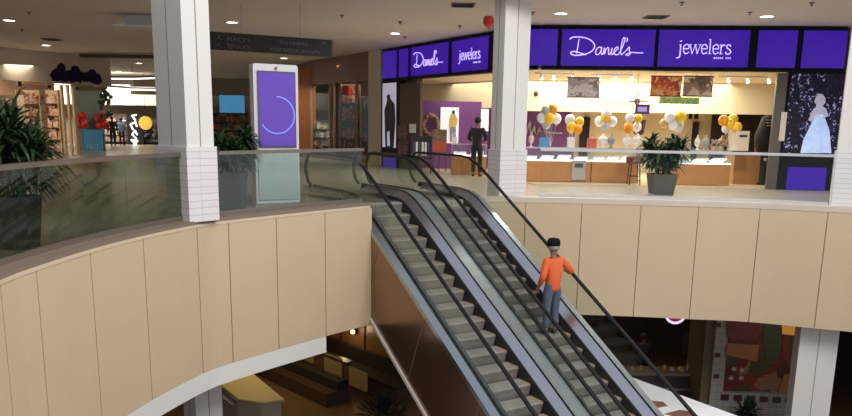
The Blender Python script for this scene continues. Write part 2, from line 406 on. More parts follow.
    for l0, l1, mm in ((ol, hl - .014, DECK if clad_left else DECKM), (hr + .014, orr, DECKM)):
        m = MB(); sweep4(m, prof(0, 2.4, 2.4), [(l0, .10), (l0, .20), (l1, .20), (l1, .10)]); m.build('outer_deck', mm, t)
    # truss cladding
    def tr(l0, l1, seams):
        m = MB(); tp = [p for p in prof(.10, .35, .5)]; bt = [(s, max(z - 1.66, -6.0)) for s, z in tp]
        sweep(m, tp, bt, l0, l0 + .03); sweep(m, tp, bt, l1 - .03, l1); sweep(m, [(s, z + .05) for s, z in bt], bt, l0 + .03, l1 - .03); m.build('truss_cladding', TRUSS, t)
        if seams:
            m = MB(); bt2 = [(s, z - .0) for s, z in bt]; sweep4(m, [p for p in bt2], [(l0 - .04, -.04), (l0 - .04, .03), (l0 + .02, .03), (l0 + .02, -.04)]); m.build('bottom_trim', mat('trim_pale', (.6, .58, .56), .5), t)
            for s in [x * 1.75 + .6 for x in range(-0, 6)]:
                z = -.415 - SL * s; m = MB(); m.add([EP(s - .004, l0 - .004, z + .08), EP(s + .010, l0 - .004, z + .08), EP(s + .010 - .55, l0 - .004, z - 1.2), EP(s - .004 - .55, l0 - .004, z - 1.2)], [(0, 1, 2, 3)]); m.build('cladding_joint', DARKGAP, t)
    if clad_left: tr(ol, orr, True)
    else: tr(ol, orr, False)
    # landing plates and combs
    for s0, s1, z in ((STOP - 1.9, STOP - .12, ZTOP), (SBOT + .1, SBOT + 1.9, ZBOT)):
        m = MB(); m.add([EP(s0, right - W, z + .012), EP(s1, right - W, z + .012), EP(s1, right, z + .012), EP(s0, right, z + .012),
                         EP(s0, right - W, z + .001), EP(s1, right - W, z + .001), EP(s1, right, z + .001), EP(s0, right, z + .001)],
                        [(0, 1, 2, 3), (7, 6, 5, 4), (0, 4, 5, 1), (1, 5, 6, 2), (2, 6, 7, 3), (3, 7, 4, 0)]); m.build('comb_plate', COMB, t)
    return t
escalator(0.0, 0.0, 'empty escalator on the left with bronze side cladding', True)
escalator(1.5475, .65, 'right-hand escalator carrying the man in orange', False)

# ------------------------------------------------------------------ storefronts
# jewelry store: two faces meeting behind the right column
FA, FB, FC = (-1.74, 30.04), (2.75, 22.1), (10.95, 21.35)
SIGNP = mat('sign_purple', (.02, .0, .14), .3, emit=(.030, .003, .28), es=.95, var=.15, scale=.7)
SIGNW = mat('sign_white', (.7, .6, 1), .4, emit=(.50, .42, .95), es=.95)
FRAME = mat('store_frame_black', (.005, .004, .008), .5, spec=.15)
def fr(A, B):
    A = V((A[0], A[1], 0)); B = V((B[0], B[1], 0)); d = (B - A).normalized(); return A, d, V((d.y, -d.x, 0)), (B - A).length
def upos(px, py, A, B):
    p = hit(px, py, A, B); a, d, n, L = fr(A, B); return (p - a).dot(d), p.z
def stroke(mb, pts, w, org, ax, ay, t=.015):
    """brush line in a plane: quads plus round joints"""
    ws = w if isinstance(w, list) else [w] * len(pts)
    for i in range(len(pts) - 1):
        a, b = V(pts[i]), V(pts[i + 1]); d = (b - a)
        if d.length < 1e-6: continue
        d.normalize(); n = V((-d.y, d.x)); a2 = a - d * ws[i] * .25; b2 = b + d * ws[i + 1] * .25
        mb.extr([tuple(a2 - n * ws[i] / 2), tuple(b2 - n * ws[i + 1] / 2), tuple(b2 + n * ws[i + 1] / 2), tuple(a2 + n * ws[i] / 2)], org, ax, ay, t)
def curve(P, k=6):
    P = [V(p).to_3d() for p in P]; return [(p.x, p.y) for p in smooth(P, k)]
def text_script(mb, org, ax, ay, S_):
    """flowing hand-written name, unit = S_ metres per drawing unit"""
    s = lambda P: [(x * S_, y * S_) for x, y in P]
    L = [
        (curve([(0, 52), (2, 57), (16, 60), (42, 59), (66, 52), (82, 38), (84, 26), (74, 12), (52, 3), (26, -1), (8, 2), (4, 8), (14, 12), (34, 8), (56, 1)]), 3.2),
        (curve([(30, 52), (28, 36), (26, 18), (24, 6)]), 3.0),
        (curve([(108, 26), (98, 26), (90, 16), (90, 5), (97, 2), (106, 12), (109, 26), (108, 8), (112, 2)]), 2.8),
        (curve([(112, 2), (117, 14), (118, 24), (119, 4), (124, 20), (130, 26), (133, 18), (133, 6), (137, 2)]), 2.8),
        (curve([(137, 2), (143, 14), (144, 24), (143, 8), (147, 2)]), 2.8),
        (curve([(147, 2), (154, 12), (164, 22), (162, 28), (154, 22), (152, 10), (158, 2), (168, 4)]), 2.8),
        (curve([(168, 4), (180, 30), (186, 54), (181, 58), (176, 40), (174, 10), (180, 2)]), 2.8),
        (curve([(192, 58), (195, 52), (192, 46)]), 2.6),
        (curve([(182, 6), (194, 18), (202, 28), (203, 18), (206, 8), (202, 1), (192, 2), (198, 6), (214, 10), (232, 9), (250, 9)]), 2.6)]
    for P, w_ in L: stroke(mb, s(P), w_ * S_ * 1.15, org, ax, ay)
def text_serif(org, ax, ay, S_, parent):
    """the word jewelers in thin serif letters, one mesh per letter"""
    cur = [MB()]
    def st(P, w_, c=True): stroke(cur[0], [(x * S_, y * S_) for x, y in (curve(P) if c and len(P) > 2 else P)], w_ * S_, org, ax, ay)
    def done(): cur[0].build('letter', SIGNW, parent); cur[0] = MB()
    st([(6, 26), (6, 2), (4, -10), (-4, -12)], 3.2); st([(2, 26), (6, 26)], 1.6); st([(4, 36), (8, 36)], 4); done()
    def e(x): st([(x, 15), (x + 15, 15), (x + 14, 24), (x + 8, 27), (x + 1, 22), (x, 13), (x + 3, 3), (x + 9, 0), (x + 16, 5)], 2.6); done()
    e(15)
    for a, b in (((34, 26), (41, 0)), ((41, 0), (49, 26)), ((49, 26), (56, 0)), ((56, 0), (63, 26))): st([a, b], 2.8 if a[1] > b[1] else 1.8)
    for u in (34, 49, 63): st([(u - 4, 26.5), (u + 4, 26.5)], 1.6)
    done(); e(68)
    st([(92, 42), (92, 0)], 3.2); st([(88, 41), (92, 42)], 1.8); st([(87, .5), (97, .5)], 1.6); done()
    e(101)
    st([(124, 26), (124, 0)], 3.2); st([(120, .5), (130, .5)], 1.6); st([(120, 26), (124, 26)], 1.6); st([(124, 18), (129, 25), (135, 25)], 2.8); done()
    st([(152, 22), (147, 27), (141, 24), (142, 17), (150, 12), (153, 6), (148, 0), (140, 1), (139, 6)], 2.8); done()
def rounded(w_, h_, r_): 
    P = []
    for cx, cy, a0 in ((w_ - r_, h_ - r_, 0), (r_, h_ - r_, 90), (r_, r_, 180), (w_ - r_, r_, 270)):
        P += [(cx + r_ * math.cos(R(a0 + k * 30)), cy + r_ * math.sin(R(a0 + k * 30))) for k in range(4)]
    return P
def sign_band(A, B, z0, z1, cuts, label, texts, trim=(0, 0)):
    a, d, n, L = fr(A, B); A2, B2 = a + d * trim[0], a + d * (L - trim[1])
    t = thing('store_sign', label, 'sign', a + d * L / 2 + V((0, 0, z0)))
    MB().slab(A2, B2, z0, z1, -.02, .28).build('sign_frame', FRAME, t)
    Z = V((0, 0, 1))
    for i, (u0, u1) in enumerate(cuts):
        p = MB().extr([(u0, z0 + .10), (u1, z0 + .10), (u1, z1 - .10), (u0, z1 - .10)], a + n * .022, d, Z, .02).build('sign_panel', SIGNP, t)
        for kind, ui in texts:
            if ui != i: continue
            m = MB(); w_ = u1 - u0; h_ = z1 - z0
            if kind == 'D': text_script(m, a + d * (u0 + w_ * .09) + Z * (z0 + h_ * .33) + n * .045, d, Z, w_ * .79 / 250); m.build('script_lettering', SIGNW, p)
            else:
                text_serif(a + d * (u0 + w_ * .22) + Z * (z0 + h_ * .38) + n * .045, d, Z, w_ * .58 / 153, p)
                m = MB()
                for q in range(9):
                    if q == 5: continue
                    m.extr([(0, 0), (.028, 0), (.028, .045), (0, .045)], a + d * (u0 + w_ * (.62 + q * .022)) + Z * (z0 + h_ * .27) + n * .045, d, Z, .01)
                m.build('small_lettering', SIGNW, p)
    return t
ZS0, ZS1 = 3.13, 4.28
fcut = [(upos(a, 45, FB, FC)[0], upos(b, 45, FB, FC)[0]) for a, b in ((510, 557.5), (561.5, 654.5), (658.5, 749), (757.5, 796.5), (802.5, 846))]
sign_band(FB, FC, ZS0, ZS1, fcut, 'long purple lit sign band over the front of the jewelry store', [('D', 1), ('j', 2)], (.32, 0))
lcut = [(upos(a, 60, FA, FB)[0], upos(b, 60, FA, FB)[0]) for a, b in ((383.5, 397.5), (400, 409), (412, 449), (453, 489))]
sign_band(FA, FB, ZS0, ZS1, lcut, 'purple lit sign band on the angled left face of the jewelry store', [('D', 2), ('j', 3)])

# store interior shell
CRL = mat('cream_light', (.84, .74, .53), .75, var=.02)
FL2 = tiles('store_floor_tile', (.62, .50, .34), (.45, .36, .25), .5, .5, .3, .008)
struct(MB().prism([(-1.4, 30.0), (3.0, 22.2), (10.9, 21.5), (13.0, 24.5), (13.0, 30.5), (-1.0, 34)], .001, .012).build('floor_store', FL2))
struct(MB().prism([(-1.6, 30.2), (2.9, 22.45), (10.9, 21.7), (13.1, 24.5), (13.1, 31), (-1.6, 34)], 3.14, 3.2).build('ceiling_store', CRL))
struct(MB().box((7.85, 27.5, 2.67), (10.2, .25, 1.14)).build('wall_bulkhead', CRL))
struct(MB().slab((-.6, 32.5), (2.75, 27.4), 2.2, 3.14, 0, .2).build('wall_bulkhead_side', CRL))
struct(MB().box((7.8, 29.5, 1.6), (10.4, .15, 3.2)).build('wall_store_back', CREAM))
struct(MB().slab((-1.2, 33.6), (2.6, 29.4), 0, 3.2, 0, .15).build('wall_store_left', PURPLE))
struct(MB().slab((10.98, 21.6), (13.08, 24.4), 0, 4.3, -.1, .05).slab((13.08, 24.4), (13.08, 29.6), 0, 4.3, -.1, .05).build('wall_store_right', DWOOD))
def xat(px, Y): return aty(px, 130, Y).x
def zat(py, px, Y): return aty(px, py, Y).z
def wallpanel(name, px0, px1, py0, py1, Y, m, dz=.03):
    p, q = aty(px0, py1, Y), aty(px1, py0, Y)
    return MB().box(((p.x + q.x) / 2, Y, (p.z + q.z) / 2), (abs(q.x - p.x), dz, abs(q.z - p.z))).build(name, m)
struct(wallpanel('wall_purple', 524, 576, 105, 190, 29.3, PURPLE, .1))
struct(wallpanel('door_1', 577, 590, 117, 185, 29.3, mat('dark_doorway', (.015, .012, .014), .7), .1))
struct(wallpanel('door_2', 688, 699, 122, 185, 29.3, mat('dark_doorway', (.015, .012, .014), .7), .1))
struct(wallpanel('wall_opening_shade', 706, 782, 112.5, 190, 28.8, mat('opening_shade', (.018, .010, .012), .7), .1))  # near-black sheet, painted shade for the dark openings at the back
struct(MB().slab((-.95, 29.0), (-.45, 28.15), 0, 3.14, 0, .25).build('wall_pilaster', DWOOD))
area('store_light', (6.8, 25.2, 3.08), (6.8, 25.2, 0), 7.0, 470, (1, .93, .78), 4.5)
area('store_light_left', (1.6, 28.2, 3.08), (1.6, 28.2, 0), 2.5, 85, (1, .90, .72), 4)
struct(MB().box((13.5, 28, 2.15), (.2, 24, 4.3)).build('wall_upper_right', CEIL))
# black frames, lit poster, purple panel on the right end of the front
def facade_box(A, B, px0, px1, py0, py1, off, th, m, name, parent=None, bev=0.):
    u0, z1 = upos(px0, py0, A, B); u1, z0 = upos(px1, py1, A, B); a, d, n, L = fr(A, B)
    return MB().extr([(u0, z0), (u1, z0), (u1, z1), (u0, z1)], a + n * off, d, V((0, 0, 1)), -th if th < 0 else th).build(name, m, parent)
t = thing('lit_poster_case', 'tall black lit case with a picture of a bride in a pale blue gown', 'poster case', hit(812, 180, FB, FC))
facade_box(FB, FC, 789, 841, 71, 198, -.15, .15, FRAME, 'case_frame', t)
sparkle = picture('sparkle_picture', [(.003, .003, .008), (.005, .004, .014), (.008, .008, .02), (.003, .003, .008), (.006, .005, .012), (.012, .01, .03), (.004, .004, .01), (.003, .003, .008), (.006, .006, .012), (.004, .004, .01), (.015, .01, .035), (.004, .004, .008), (.22, .22, .42)], 6, .8, rough=.9)
pic = facade_box(FB, FC, 791.5, 836, 73.5, 155, .004, .012, sparkle, 'picture', t)
BRIDE = mat('gown_blue_white', (.45, .58, .9), .5, emit=(.30, .42, .78), es=.6, var=.4, scale=5)
BSKIN = mat('picture_grey', (.4, .38, .44), .5, emit=(.30, .30, .42), es=.6, var=.3)
def flatshape(A, B, pts, off, m, name, parent, th=.008):
    a, d, n, L = fr(A, B)
    return MB().extr([upos(x, y, A, B) for x, y in pts], a + n * off, d, V((0, 0, 1)), th).build(name, m, parent)
flatshape(FB, FC, [(816, 105), (822, 105), (823, 114), (829, 130), (831, 153), (800, 153), (803, 140), (810, 126), (815, 115)], .018, BRIDE, 'gown', pic)
flatshape(FB, FC, [(815, 98), (818, 94), (822, 94), (825, 98), (825, 103), (822, 106), (826, 109), (828, 116), (822, 119), (824, 114), (816, 114), (811, 122), (808, 120), (813, 109), (817, 106), (814, 102)], .019, BSKIN, 'bride_figure', pic)
facade_box(FB, FC, 788, 824, 167, 190, .004, .03, SIGNP, 'purple_panel', t)
# sliding door track panel
t = thing('door_track_panel', 'narrow grey metal door panel beside the bride picture', 'door panel', hit(783, 190, FB, FC))
facade_box(FB, FC, 778, 787.3, 73, 197, -.12, .10, mat('track_metal', (.13, .115, .10), .4, .5), 'panel', t)
facade_box(FB, FC, 781.5, 784, 112, 141, .0, .02, mat('pale_label', (.6, .56, .5), .5), 'long_handle', t)
# left face window case
t = thing('lit_poster_case', 'black lit case with a black and white fashion picture at the left end', 'poster case', hit(390, 160, FA, FB))
facade_box(FA, FB, 381, 399, 82, 184, -.15, .15, FRAME, 'case_frame', t)
pp = facade_box(FA, FB, 383, 396, 83.5, 148, .004, .012, mat('pale_picture', (.5, .5, .6), .5, emit=(.45, .45, .58), es=.6), 'picture', t)
flatshape(FA, FB, [(386, 148), (385, 110), (388, 100), (387, 96), (390, 94), (391, 99), (395, 104), (396, 120), (394, 148)], .018, mat('picture_black', (.01, .01, .012), .5), 'dark_figures', pp)
flatshape(FA, FB, [(388, 146), (388, 132), (390, 131), (390.5, 146)], .026, mat('pale_picture', (.5, .5, .6), .5), 'pale_figure', pp)
facade_box(FA, FB, 384, 396, 157, 178, .004, .03, SIGNP, 'purple_panel', t)
struct(MB().slab((-2.30, 31.0), (-1.80, 30.14), 0, 4.3, -.06, .2).build('wall_cream_pier', mat('ivory_pier', (.62, .55, .42), .6)))
# flyer on the dark pilaster
tag(facade_box(FA, FB, 410, 416.5, 124, 133, .02, .012, mat('paper_white', (.75, .74, .72), .7), 'flyer'), 'small white flyer on the dark pilaster of the jewelry store', 'flyer')
facade_box(FA, FB, 399.5, 419, 84, 184, -.12, .12, DWOOD, 'wall_dark_wood')['kind'] = 'structure'

# ------------------------------------------------------------------ inside the jewelry store
GCASE = glass('case_glass', (.9, .93, .93), 1.0, .03)
LITW = mat('case_light_white', (.9, .92, .95), .5, emit=(.85, .92, 1.0), es=1.1)
JWL = picture('jewel_trays', [(.8, .82, .85), (.9, .9, .92), (.55, .6, .66), (.85, .85, .9), (.75, .65, .45)], 9, .35)
def counter(px0, px1, Y, label, dep=.7, top=.98):
    x0, x1 = xat(px0, Y), xat(px1, Y); cx = (x0 + x1) / 2; L = x1 - x0
    t = thing('display_counter', label, 'display counter', (cx, Y + dep / 2, 0), 'jewelry counters')
    MB().box((cx, Y + dep / 2, .32), (L, dep, .58)).build('wooden_base', WOOD, t)
    MB().box((cx, Y + dep / 2, .015), (L - .02, dep - .08, .03)).build('kick_plate', mat('kick_white', (.7, .66, .58), .5), t)
    MB().box((cx, Y + dep / 2, .625), (L + .03, dep + .03, .03)).build('case_floor', LITW, t)
    m = MB()
    n = max(2, int(L / .42))
    for i in range(n): m.box((x0 + (i + .5) * L / n, Y + dep * .45, .68 + .02 * (i % 3)), (L / n * .72, .4, .05), 0, R(-14))
    m.build('jewelry_tray', JWL, t)
    MB().box((cx, Y + dep / 2, .64 + (top - .64) / 2), (L - .01, dep - .01, top - .66)).build('glass_case', GCASE, t)
    m = MB()
    for k in range(int(L / 1.1) + 1):
        x = x0 + min(L - .01, .01 + k * (L - .02) / max(1, int(L / 1.1)))
        m.box((x, Y + .01, .64 + (top - .64) / 2), (.02, .02, top - .64))
    m.box((cx, Y + .012, top), (L, .025, .025)); m.box((cx, Y + dep - .012, top), (L, .025, .025)); m.build('case_frame', STEEL, t)
    return t
counter(524, 593, 22.9, 'glass-topped oak jewelry counter nearest the right column')
counter(594, 640, 22.9, 'glass-topped oak jewelry counter left of the tall planter')
counter(679, 734, 22.4, 'glass-topped oak jewelry counter right of the tall planter')
tag(MB().box((xat(748, 23.4), 23.5, .45), (xat(762, 23.4) - xat(733, 23.4), .8, .9)).build('wooden_desk', WOOD), 'plain oak cash desk at the right end of the counters', 'desk')
wb = [(533, 145, 6), (545, 143, 7)]
def on_counter(px, Y): return V((xat(px, Y), Y, 1.0))
# notice hung on the counter front
t = thing('counter_notice', 'framed grey notice on the front of the oak counter', 'notice', (xat(581, 22.84), 22.86, .2))
MB().box((xat(581, 22.85), 22.86, .36), (.40, .02, .56)).build('notice_sheet', mat('notice_grey', (.34, .33, .32), .6), t)
MB().box((xat(581, 22.85), 22.845, .50), (.24, .01, .12)).build('notice_print', mat('print_dark', (.04, .04, .06), .6), t)
# items standing on the counters
def giftbag(px, Y, w_, h_, m, label, cat='gift bag', name='gift_bag'):
    c = on_counter(px, Y); t = thing(name, label, cat, c)
    MB().prism([(c.x - w_ / 2, c.y - .07), (c.x + w_ / 2, c.y - .07), (c.x + w_ / 2, c.y + .07), (c.x - w_ / 2, c.y + .07)], 1.0, 1.0 + h_).build('bag_body', m, t)
    h0 = 1.0 + h_; MB().tube([(c.x - w_ * .25, c.y, h0 - .01), (c.x - w_ * .22, c.y, h0 + .09), (c.x, c.y, h0 + .13), (c.x + w_ * .22, c.y, h0 + .09), (c.x + w_ * .25, c.y, h0 - .01)], .008, 6).build('bag_handle', m, t)
giftbag(544.5, 23.2, .26, .27, mat('bag_blue', (.08, .30, .62), .4), 'bright blue gift bag on the counter by the right column')
giftbag(571.5, 23.2, .20, .30, mat('bag_white', (.8, .76, .72), .5), 'white gift bag under the second balloon cluster')
giftbag(592.5, 23.2, .26, .27, mat('bag_red', (.62, .12, .09), .45), 'red gift bag on the middle of the counter')
def box_item(px, Y, w_, h_, m, label, name, cat, d_=.25):
    c = on_counter(px, Y); return tag(MB().box((c.x, c.y, 1.0 + h_ / 2), (w_, d_, h_)).build(name, m, bevel=.01), label, cat)
box_item(733, 22.8, .20, .58, mat('box_ivory', (.78, .68, .52), .5), 'narrow ivory box behind the tall ivory box', 'paper_box', 'box', .2)
t = thing('tall_box', 'tall ivory box with a dark label on the right counter', 'box', on_counter(742, 22.75))
c = on_counter(742, 22.7); MB().box((c.x, c.y, 1.28), (.36, .28, .56)).build('box_body', mat('box_ivory', (.78, .68, .52), .5), t, bevel=.01)
MB().box((c.x, c.y - .145, 1.42), (.22, .01, .06)).build('box_label', mat('print_dark', (.04, .04, .06), .6), t)
# neck-form jewellery busts
BUSTM = mat('bust_white', (.8, .78, .74), .5)
def bust(px, Y, s_, label, m=BUSTM):
    c = on_counter(px, Y); o = MB().lathe([(.10 * s_, 0), (.09 * s_, .02), (.03 * s_, .04), (.035 * s_, .09), (.11 * s_, .14), (.135 * s_, .24), (.10 * s_, .31), (.045 * s_, .34), (.035 * s_, .42), (.03 * s_, .43)], c, 14).build('jewelry_bust', m, smooth=True)
    return tag(o, label, 'display bust')
bust(531.5, 23.2, .62, 'pale rounded display bust beside the blue gift bag', mat('bust_pink', (.75, .55, .55), .5))
bust(603.5, 23.3, 1.1, 'larger white display bust under the third balloon cluster')
bust(612, 23.2, .85, 'smaller grey display bust under the third balloon cluster', mat('bust_grey', (.3, .3, .33), .5))
bust(627.5, 23.2, .9, 'ivory display bust under the fourth balloon cluster')
bust(638, 23.2, 1.2, 'white draped display bust left of the tall planter')
bust(698.5, 22.75, .62, 'low white display bust right of the tall planter')
bust(707, 22.75, .75, 'grey display bust on the right counter', mat('bust_grey', (.3, .3, .33), .5))
bust(723.5, 22.9, 1.15, 'tall tan display bust left of the ivory boxes', mat('bust_tan', (.42, .25, .13), .5))
GREENM = picture('wreath_mix', [(.05, .12, .04), (.3, .28, .2), (.5, .45, .4), (.25, .05, .04)], 20)
for px, lab in ((715.5, 'small green gift basket beside the tan bust'), (721.5, 'small green gift basket in front of the ivory boxes')):
    c = on_counter(px, 22.65); t = thing('gift_basket', lab, 'basket', c)
    MB().lathe([(.08, 0), (.11, .12), (.12, .13)], c, 12).build('basket', mat('wicker', (.45, .33, .18), .7), t)
    m = MB()
    for k in range(7): m.ball(c + V((.07 * math.cos(k), .06 * math.sin(k), .16 + .05 * (k % 3))), .05, 8)
    m.build('filling', GREENM, t)
# balloons in clusters, each balloon its own thing
BC = {'white': mat('balloon_white', (.80, .82, .86), .25, spec=.6), 'silver': mat('balloon_silver', (.48, .53, .58), .25), 'yellow': mat('balloon_yellow', (.90, .58, .03), .25), 'orange': mat('balloon_orange', (.86, .34, .01), .25), 'tan': mat('balloon_tan', (.62, .38, .14), .3), 'red': mat('balloon_red', (.70, .04, .02), .3)}
STR = mat('balloon_string', (.7, .68, .62), .6)
def balloon(px, py, Y, r_px, colr, label, tie=None, group=None):
    c = aty(px, py, Y); r = r_px * Y / F_PX
    t = thing('balloon', label, 'balloon', c - V((0, 0, r)), group)
    MB().lathe([(r * math.sin(a) * (1 - .12 * (1 - math.cos(a)) / 2 * 0) if a > 0 else .001, -r * 1.1 * math.cos(a) + (0)) for a in [math.pi * k / 12 for k in range(13)]], c, 16).build('balloon_skin', BC[colr], t, smooth=True)
    MB().lathe([(.022, -.03), (.006, 0), (.012, .015)], c - V((0, 0, r * 1.1)), 8).build('knot', BC[colr], t)
    if tie is not None: MB().tube([c - V((0, 0, r * 1.12)), (c + tie * 2) / 3 + V((.02, 0, 0)), tie], .004, 5).build('string', STR, t)
    return t
clusters = [
    ('first cluster by the right column', 551, 23.3, [(546, 111, 5, 'silver', 'upper silver'), (552.5, 109.5, 5, 'orange', 'upper orange'), (549.5, 118.5, 5.2, 'yellow', 'front yellow'), (556.5, 119, 4.8, 'white', 'right white'), (541.5, 118, 4.6, 'white', 'left white'), (546.5, 124.5, 4.2, 'silver', 'bottom silver')]),
    ('second cluster above the white gift bag', 573, 23.3, [(570, 120, 5, 'white', 'top white'), (579.5, 122, 4.6, 'yellow', 'right yellow'), (571.5, 127.5, 5, 'yellow', 'front yellow'), (578, 129.5, 4.3, 'orange', 'lower orange')]),
    ('third cluster over the display busts', 606, 23.5, [(606.5, 114, 5.0, 'white', 'top white'), (606, 117.5, 5.2, 'yellow', 'middle yellow'), (599.5, 121.5, 4.6, 'white', 'left white'), (612.5, 121.5, 4.6, 'white', 'right white'), (605, 126, 4.2, 'silver', 'bottom silver')]),
    ('fourth cluster left of the tall planter', 632, 23.4, [(630, 118, 4.6, 'white', 'upper white'), (638, 118.5, 4.2, 'yellow', 'upper yellow'), (628, 128, 4.8, 'orange', 'lower orange'), (637, 127, 4.4, 'white', 'lower white')]),
    ('fifth cluster over the tall planter', 674, 23.2, [(670, 117.5, 5.4, 'white', 'left white'), (680.5, 117, 5.6, 'yellow', 'right yellow'), (678.5, 126, 5.4, 'silver', 'lower silver'), (664, 123.5, 4.2, 'tan', 'lower tan'), (673, 125, 4.8, 'white', 'lower white')]),
    ('sixth cluster above the ivory boxes', 729, 22.9, [(723.5, 120.5, 5, 'orange', 'left orange'), (733, 119.5, 5, 'yellow', 'upper yellow'), (737, 127.3, 4.8, 'yellow', 'right yellow'), (726.5, 128.5, 4.5, 'white', 'lower white'), (729.5, 124, 4.6, 'yellow', 'middle yellow')])]
for cl, tx, Y, items in clusters:
    tie = on_counter(tx, Y)
    for k, (px, py, r_, cc, w_) in enumerate(items):
        balloon(px, py, Y + .12 * ((k * 7) % 4 - 1.5) - (.25 if cc in ('yellow', 'orange') else -.1), r_, cc, w_ + ' balloon of the ' + cl, tie, 'balloons on the jewelry counters')
balloon(488.5, 21, 20.6, 5.3, 'red', 'loose red balloon resting against the ceiling beside the right column')
# hanging banners and ceiling things
def banner(px0, px1, py0, py1, Y, m, label, trim=None, name='banner'):
    p, q = aty(px0, py1, Y), aty(px1, py0, Y); cx = (p.x + q.x) / 2; w_ = q.x - p.x
    t = thing(name, label, 'banner', (cx, Y, p.z))
    MB().box((cx, Y, (p.z + q.z) / 2), (w_, .02, q.z - p.z)).build('printed_sheet', m, t)
    if trim: MB().box((cx, Y - .005, p.z), (w_ + .03, .03, .03)).box((cx, Y - .005, q.z), (w_ + .03, .03, .03)).build('edge_bar', trim, t)
    m2 = MB()
    for s_ in (-.4, .4): m2.tube([(cx + s_ * w_, Y, q.z - .01), (cx + s_ * w_, Y, 3.135)], .006, 5)
    m2.build('hanging_wire', STEEL, t); return t
BR = mat('edge_dark_red', (.10, .03, .025), .5)
banner(567, 600, 78, 97, 22.8, picture('grey_floral_picture', [(.62, .52, .54), (.85, .82, .85), (.42, .28, .28), (.9, .9, .92), (.55, .55, .66)], 3.2), 'grey floral banner hanging inside the store under the script sign', BR)
t = banner(650, 682, 76.5, 96, 22.8, picture('red_floral_picture', [(.75, .12, .03), (.9, .30, .08), (.5, .08, .03), (.9, .55, .25), (.65, .10, .05)], 3.5), 'red and orange floral banner hanging inside the store', BR)
banner(682.5, 713.5, 76.5, 96, 22.8, picture('portrait_picture', [(.85, .7, .56), (.22, .15, .12), (.95, .8, .66), (.6, .45, .36), (.4, .26, .2)], 2.2), 'brown portrait banner joined to the right of the red banner', BR)
banner(659, 699.5, 97.5, 103.5, 22.9, picture('green_script_picture', [(.3, .6, .16), (.5, .7, .28), (.22, .5, .14)], 5), 'narrow green banner under the red banner')
t = banner(635, 650, 104.5, 114, 23.0, mat('sign_violet', (.10, .05, .30), .4), 'small violet sign hanging left of the green banner', name='hanging_sign')
p, q = aty(637.5, 111.5, 22.98), aty(647, 107, 22.98)
MB().box(((p.x + q.x) / 2, 22.985, (p.z + q.z) / 2), (q.x - p.x, .008, q.z - p.z)).build('pale_lettering', mat('lilac_print', (.5, .42, .8), .5, emit=(.4, .3, .8), es=.4), t)
# ceiling fan on a long rod
fp = aty(637, 102, 23.6); t = thing('ceiling_fan', 'dark ceiling fan on a long rod left of the red banner', 'ceiling fan', fp)
MB().tube([fp, (fp.x, fp.y, 3.14)], .018, 8).build('rod', mat('fan_bronze', (.12, .09, .07), .4), t)
MB().lathe([(.03, .12), (.09, .08), (.10, 0), (.05, -.06), (.01, -.08)][::-1], fp, 14).build('motor', mat('fan_bronze', (.12, .09, .07), .4), t)
for k in range(4):
    a = k * math.pi / 2 + .3; MB().box(fp + V((.26 * math.cos(a), .26 * math.sin(a), .02)), (.34, .10, .015), a, R(12)).build('blade', mat('fan_bronze', (.12, .09, .07), .4), t)
# track lights
TL = mat('lamp_glow', (1, .95, .85), .5, emit=(1, .93, .78), es=7)
def track(pxs, py, Y, label):
    a, b = aty(pxs[0] - 4, py, Y), aty(pxs[-1] + 4, py, Y)
    t = thing('track_light', label, 'track light', ((a.x + b.x) / 2, Y, 3.05))
    MB().box(((a.x + b.x) / 2, Y, 3.12), (b.x - a.x, .04, .04)).build('track', WHITE, t)
    for px in pxs:
        x = xat(px, Y)
        h = MB().tube([(x, Y, 3.11), (x, Y - .02, 3.04), (x, Y - .09, 2.96)], [.015, .045, .05], 10).build('lamp_head', mat('lamp_grey', (.35, .33, .3), .5), t)
        MB().tube([(x, Y - .091, 2.959), (x, Y - .097, 2.952)], .04, 10).build('lamp_glass', TL, h)
track([539, 551, 570], 74, 23.6, 'track of small spotlights inside the store near the right column')
track([596, 612, 628], 74, 23.6, 'track of small spotlights behind the grey floral banner')
track([723, 742, 763], 76, 23.6, 'track of small spotlights at the right end of the store')
tag(MB().box((xat(620, 26.9), 27.33, 2.72), (1.35, .04, .62)).build('light_panel', mat('lightbox_cream', (1, .95, .8), .5, emit=(1, .93, .75), es=1.1)), 'bright blank cream light panel on the wall behind the banners', 'light panel')
c = aty(536, 94, 27.3); t = thing('security_camera', 'small dark dome camera on the cream wall', 'camera', c)
MB().ball(c, .08, 12).build('dome', BLACK, t, smooth=True); MB().box(c + V((0, .04, .07)), (.08, .1, .05)).build('bracket', BLACK, t)
# posters and shelves on the back wall
for px0, px1, py0, py1, m, lab in ((571, 584, 112, 118, mat('poster_white', (.7, .65, .7), .5), 'white lettered header above the dark doorway'), (688.5, 692.5, 113, 119, BLACK, 'left small black frame above the dark door'), (694, 698.5, 113, 119, BLACK, 'right small black frame above the dark door')):
    tag(wallpanel('wall_picture', px0, px1, py0, py1, 29.2, m), lab, 'picture')
t = thing('script_wall_sign', 'white cursive lettering on the purple wall', 'sign', aty(537, 135, 29.2))
p0 = aty(526, 134, 29.18); m = MB()
stroke(m, [(x * .011, y * .011) for x, y in curve([(0, 0), (5, 18), (12, 40), (14, 10), (20, 2), (27, 26), (30, 5), (38, 0), (44, 20), (50, 4), (62, 8), (90, 5), (120, 4)])], .05, p0, V((1, 0, 0)), V((0, 0, 1))); m.build('lettering', mat('letter_white', (.85, .8, .85), .5), t)
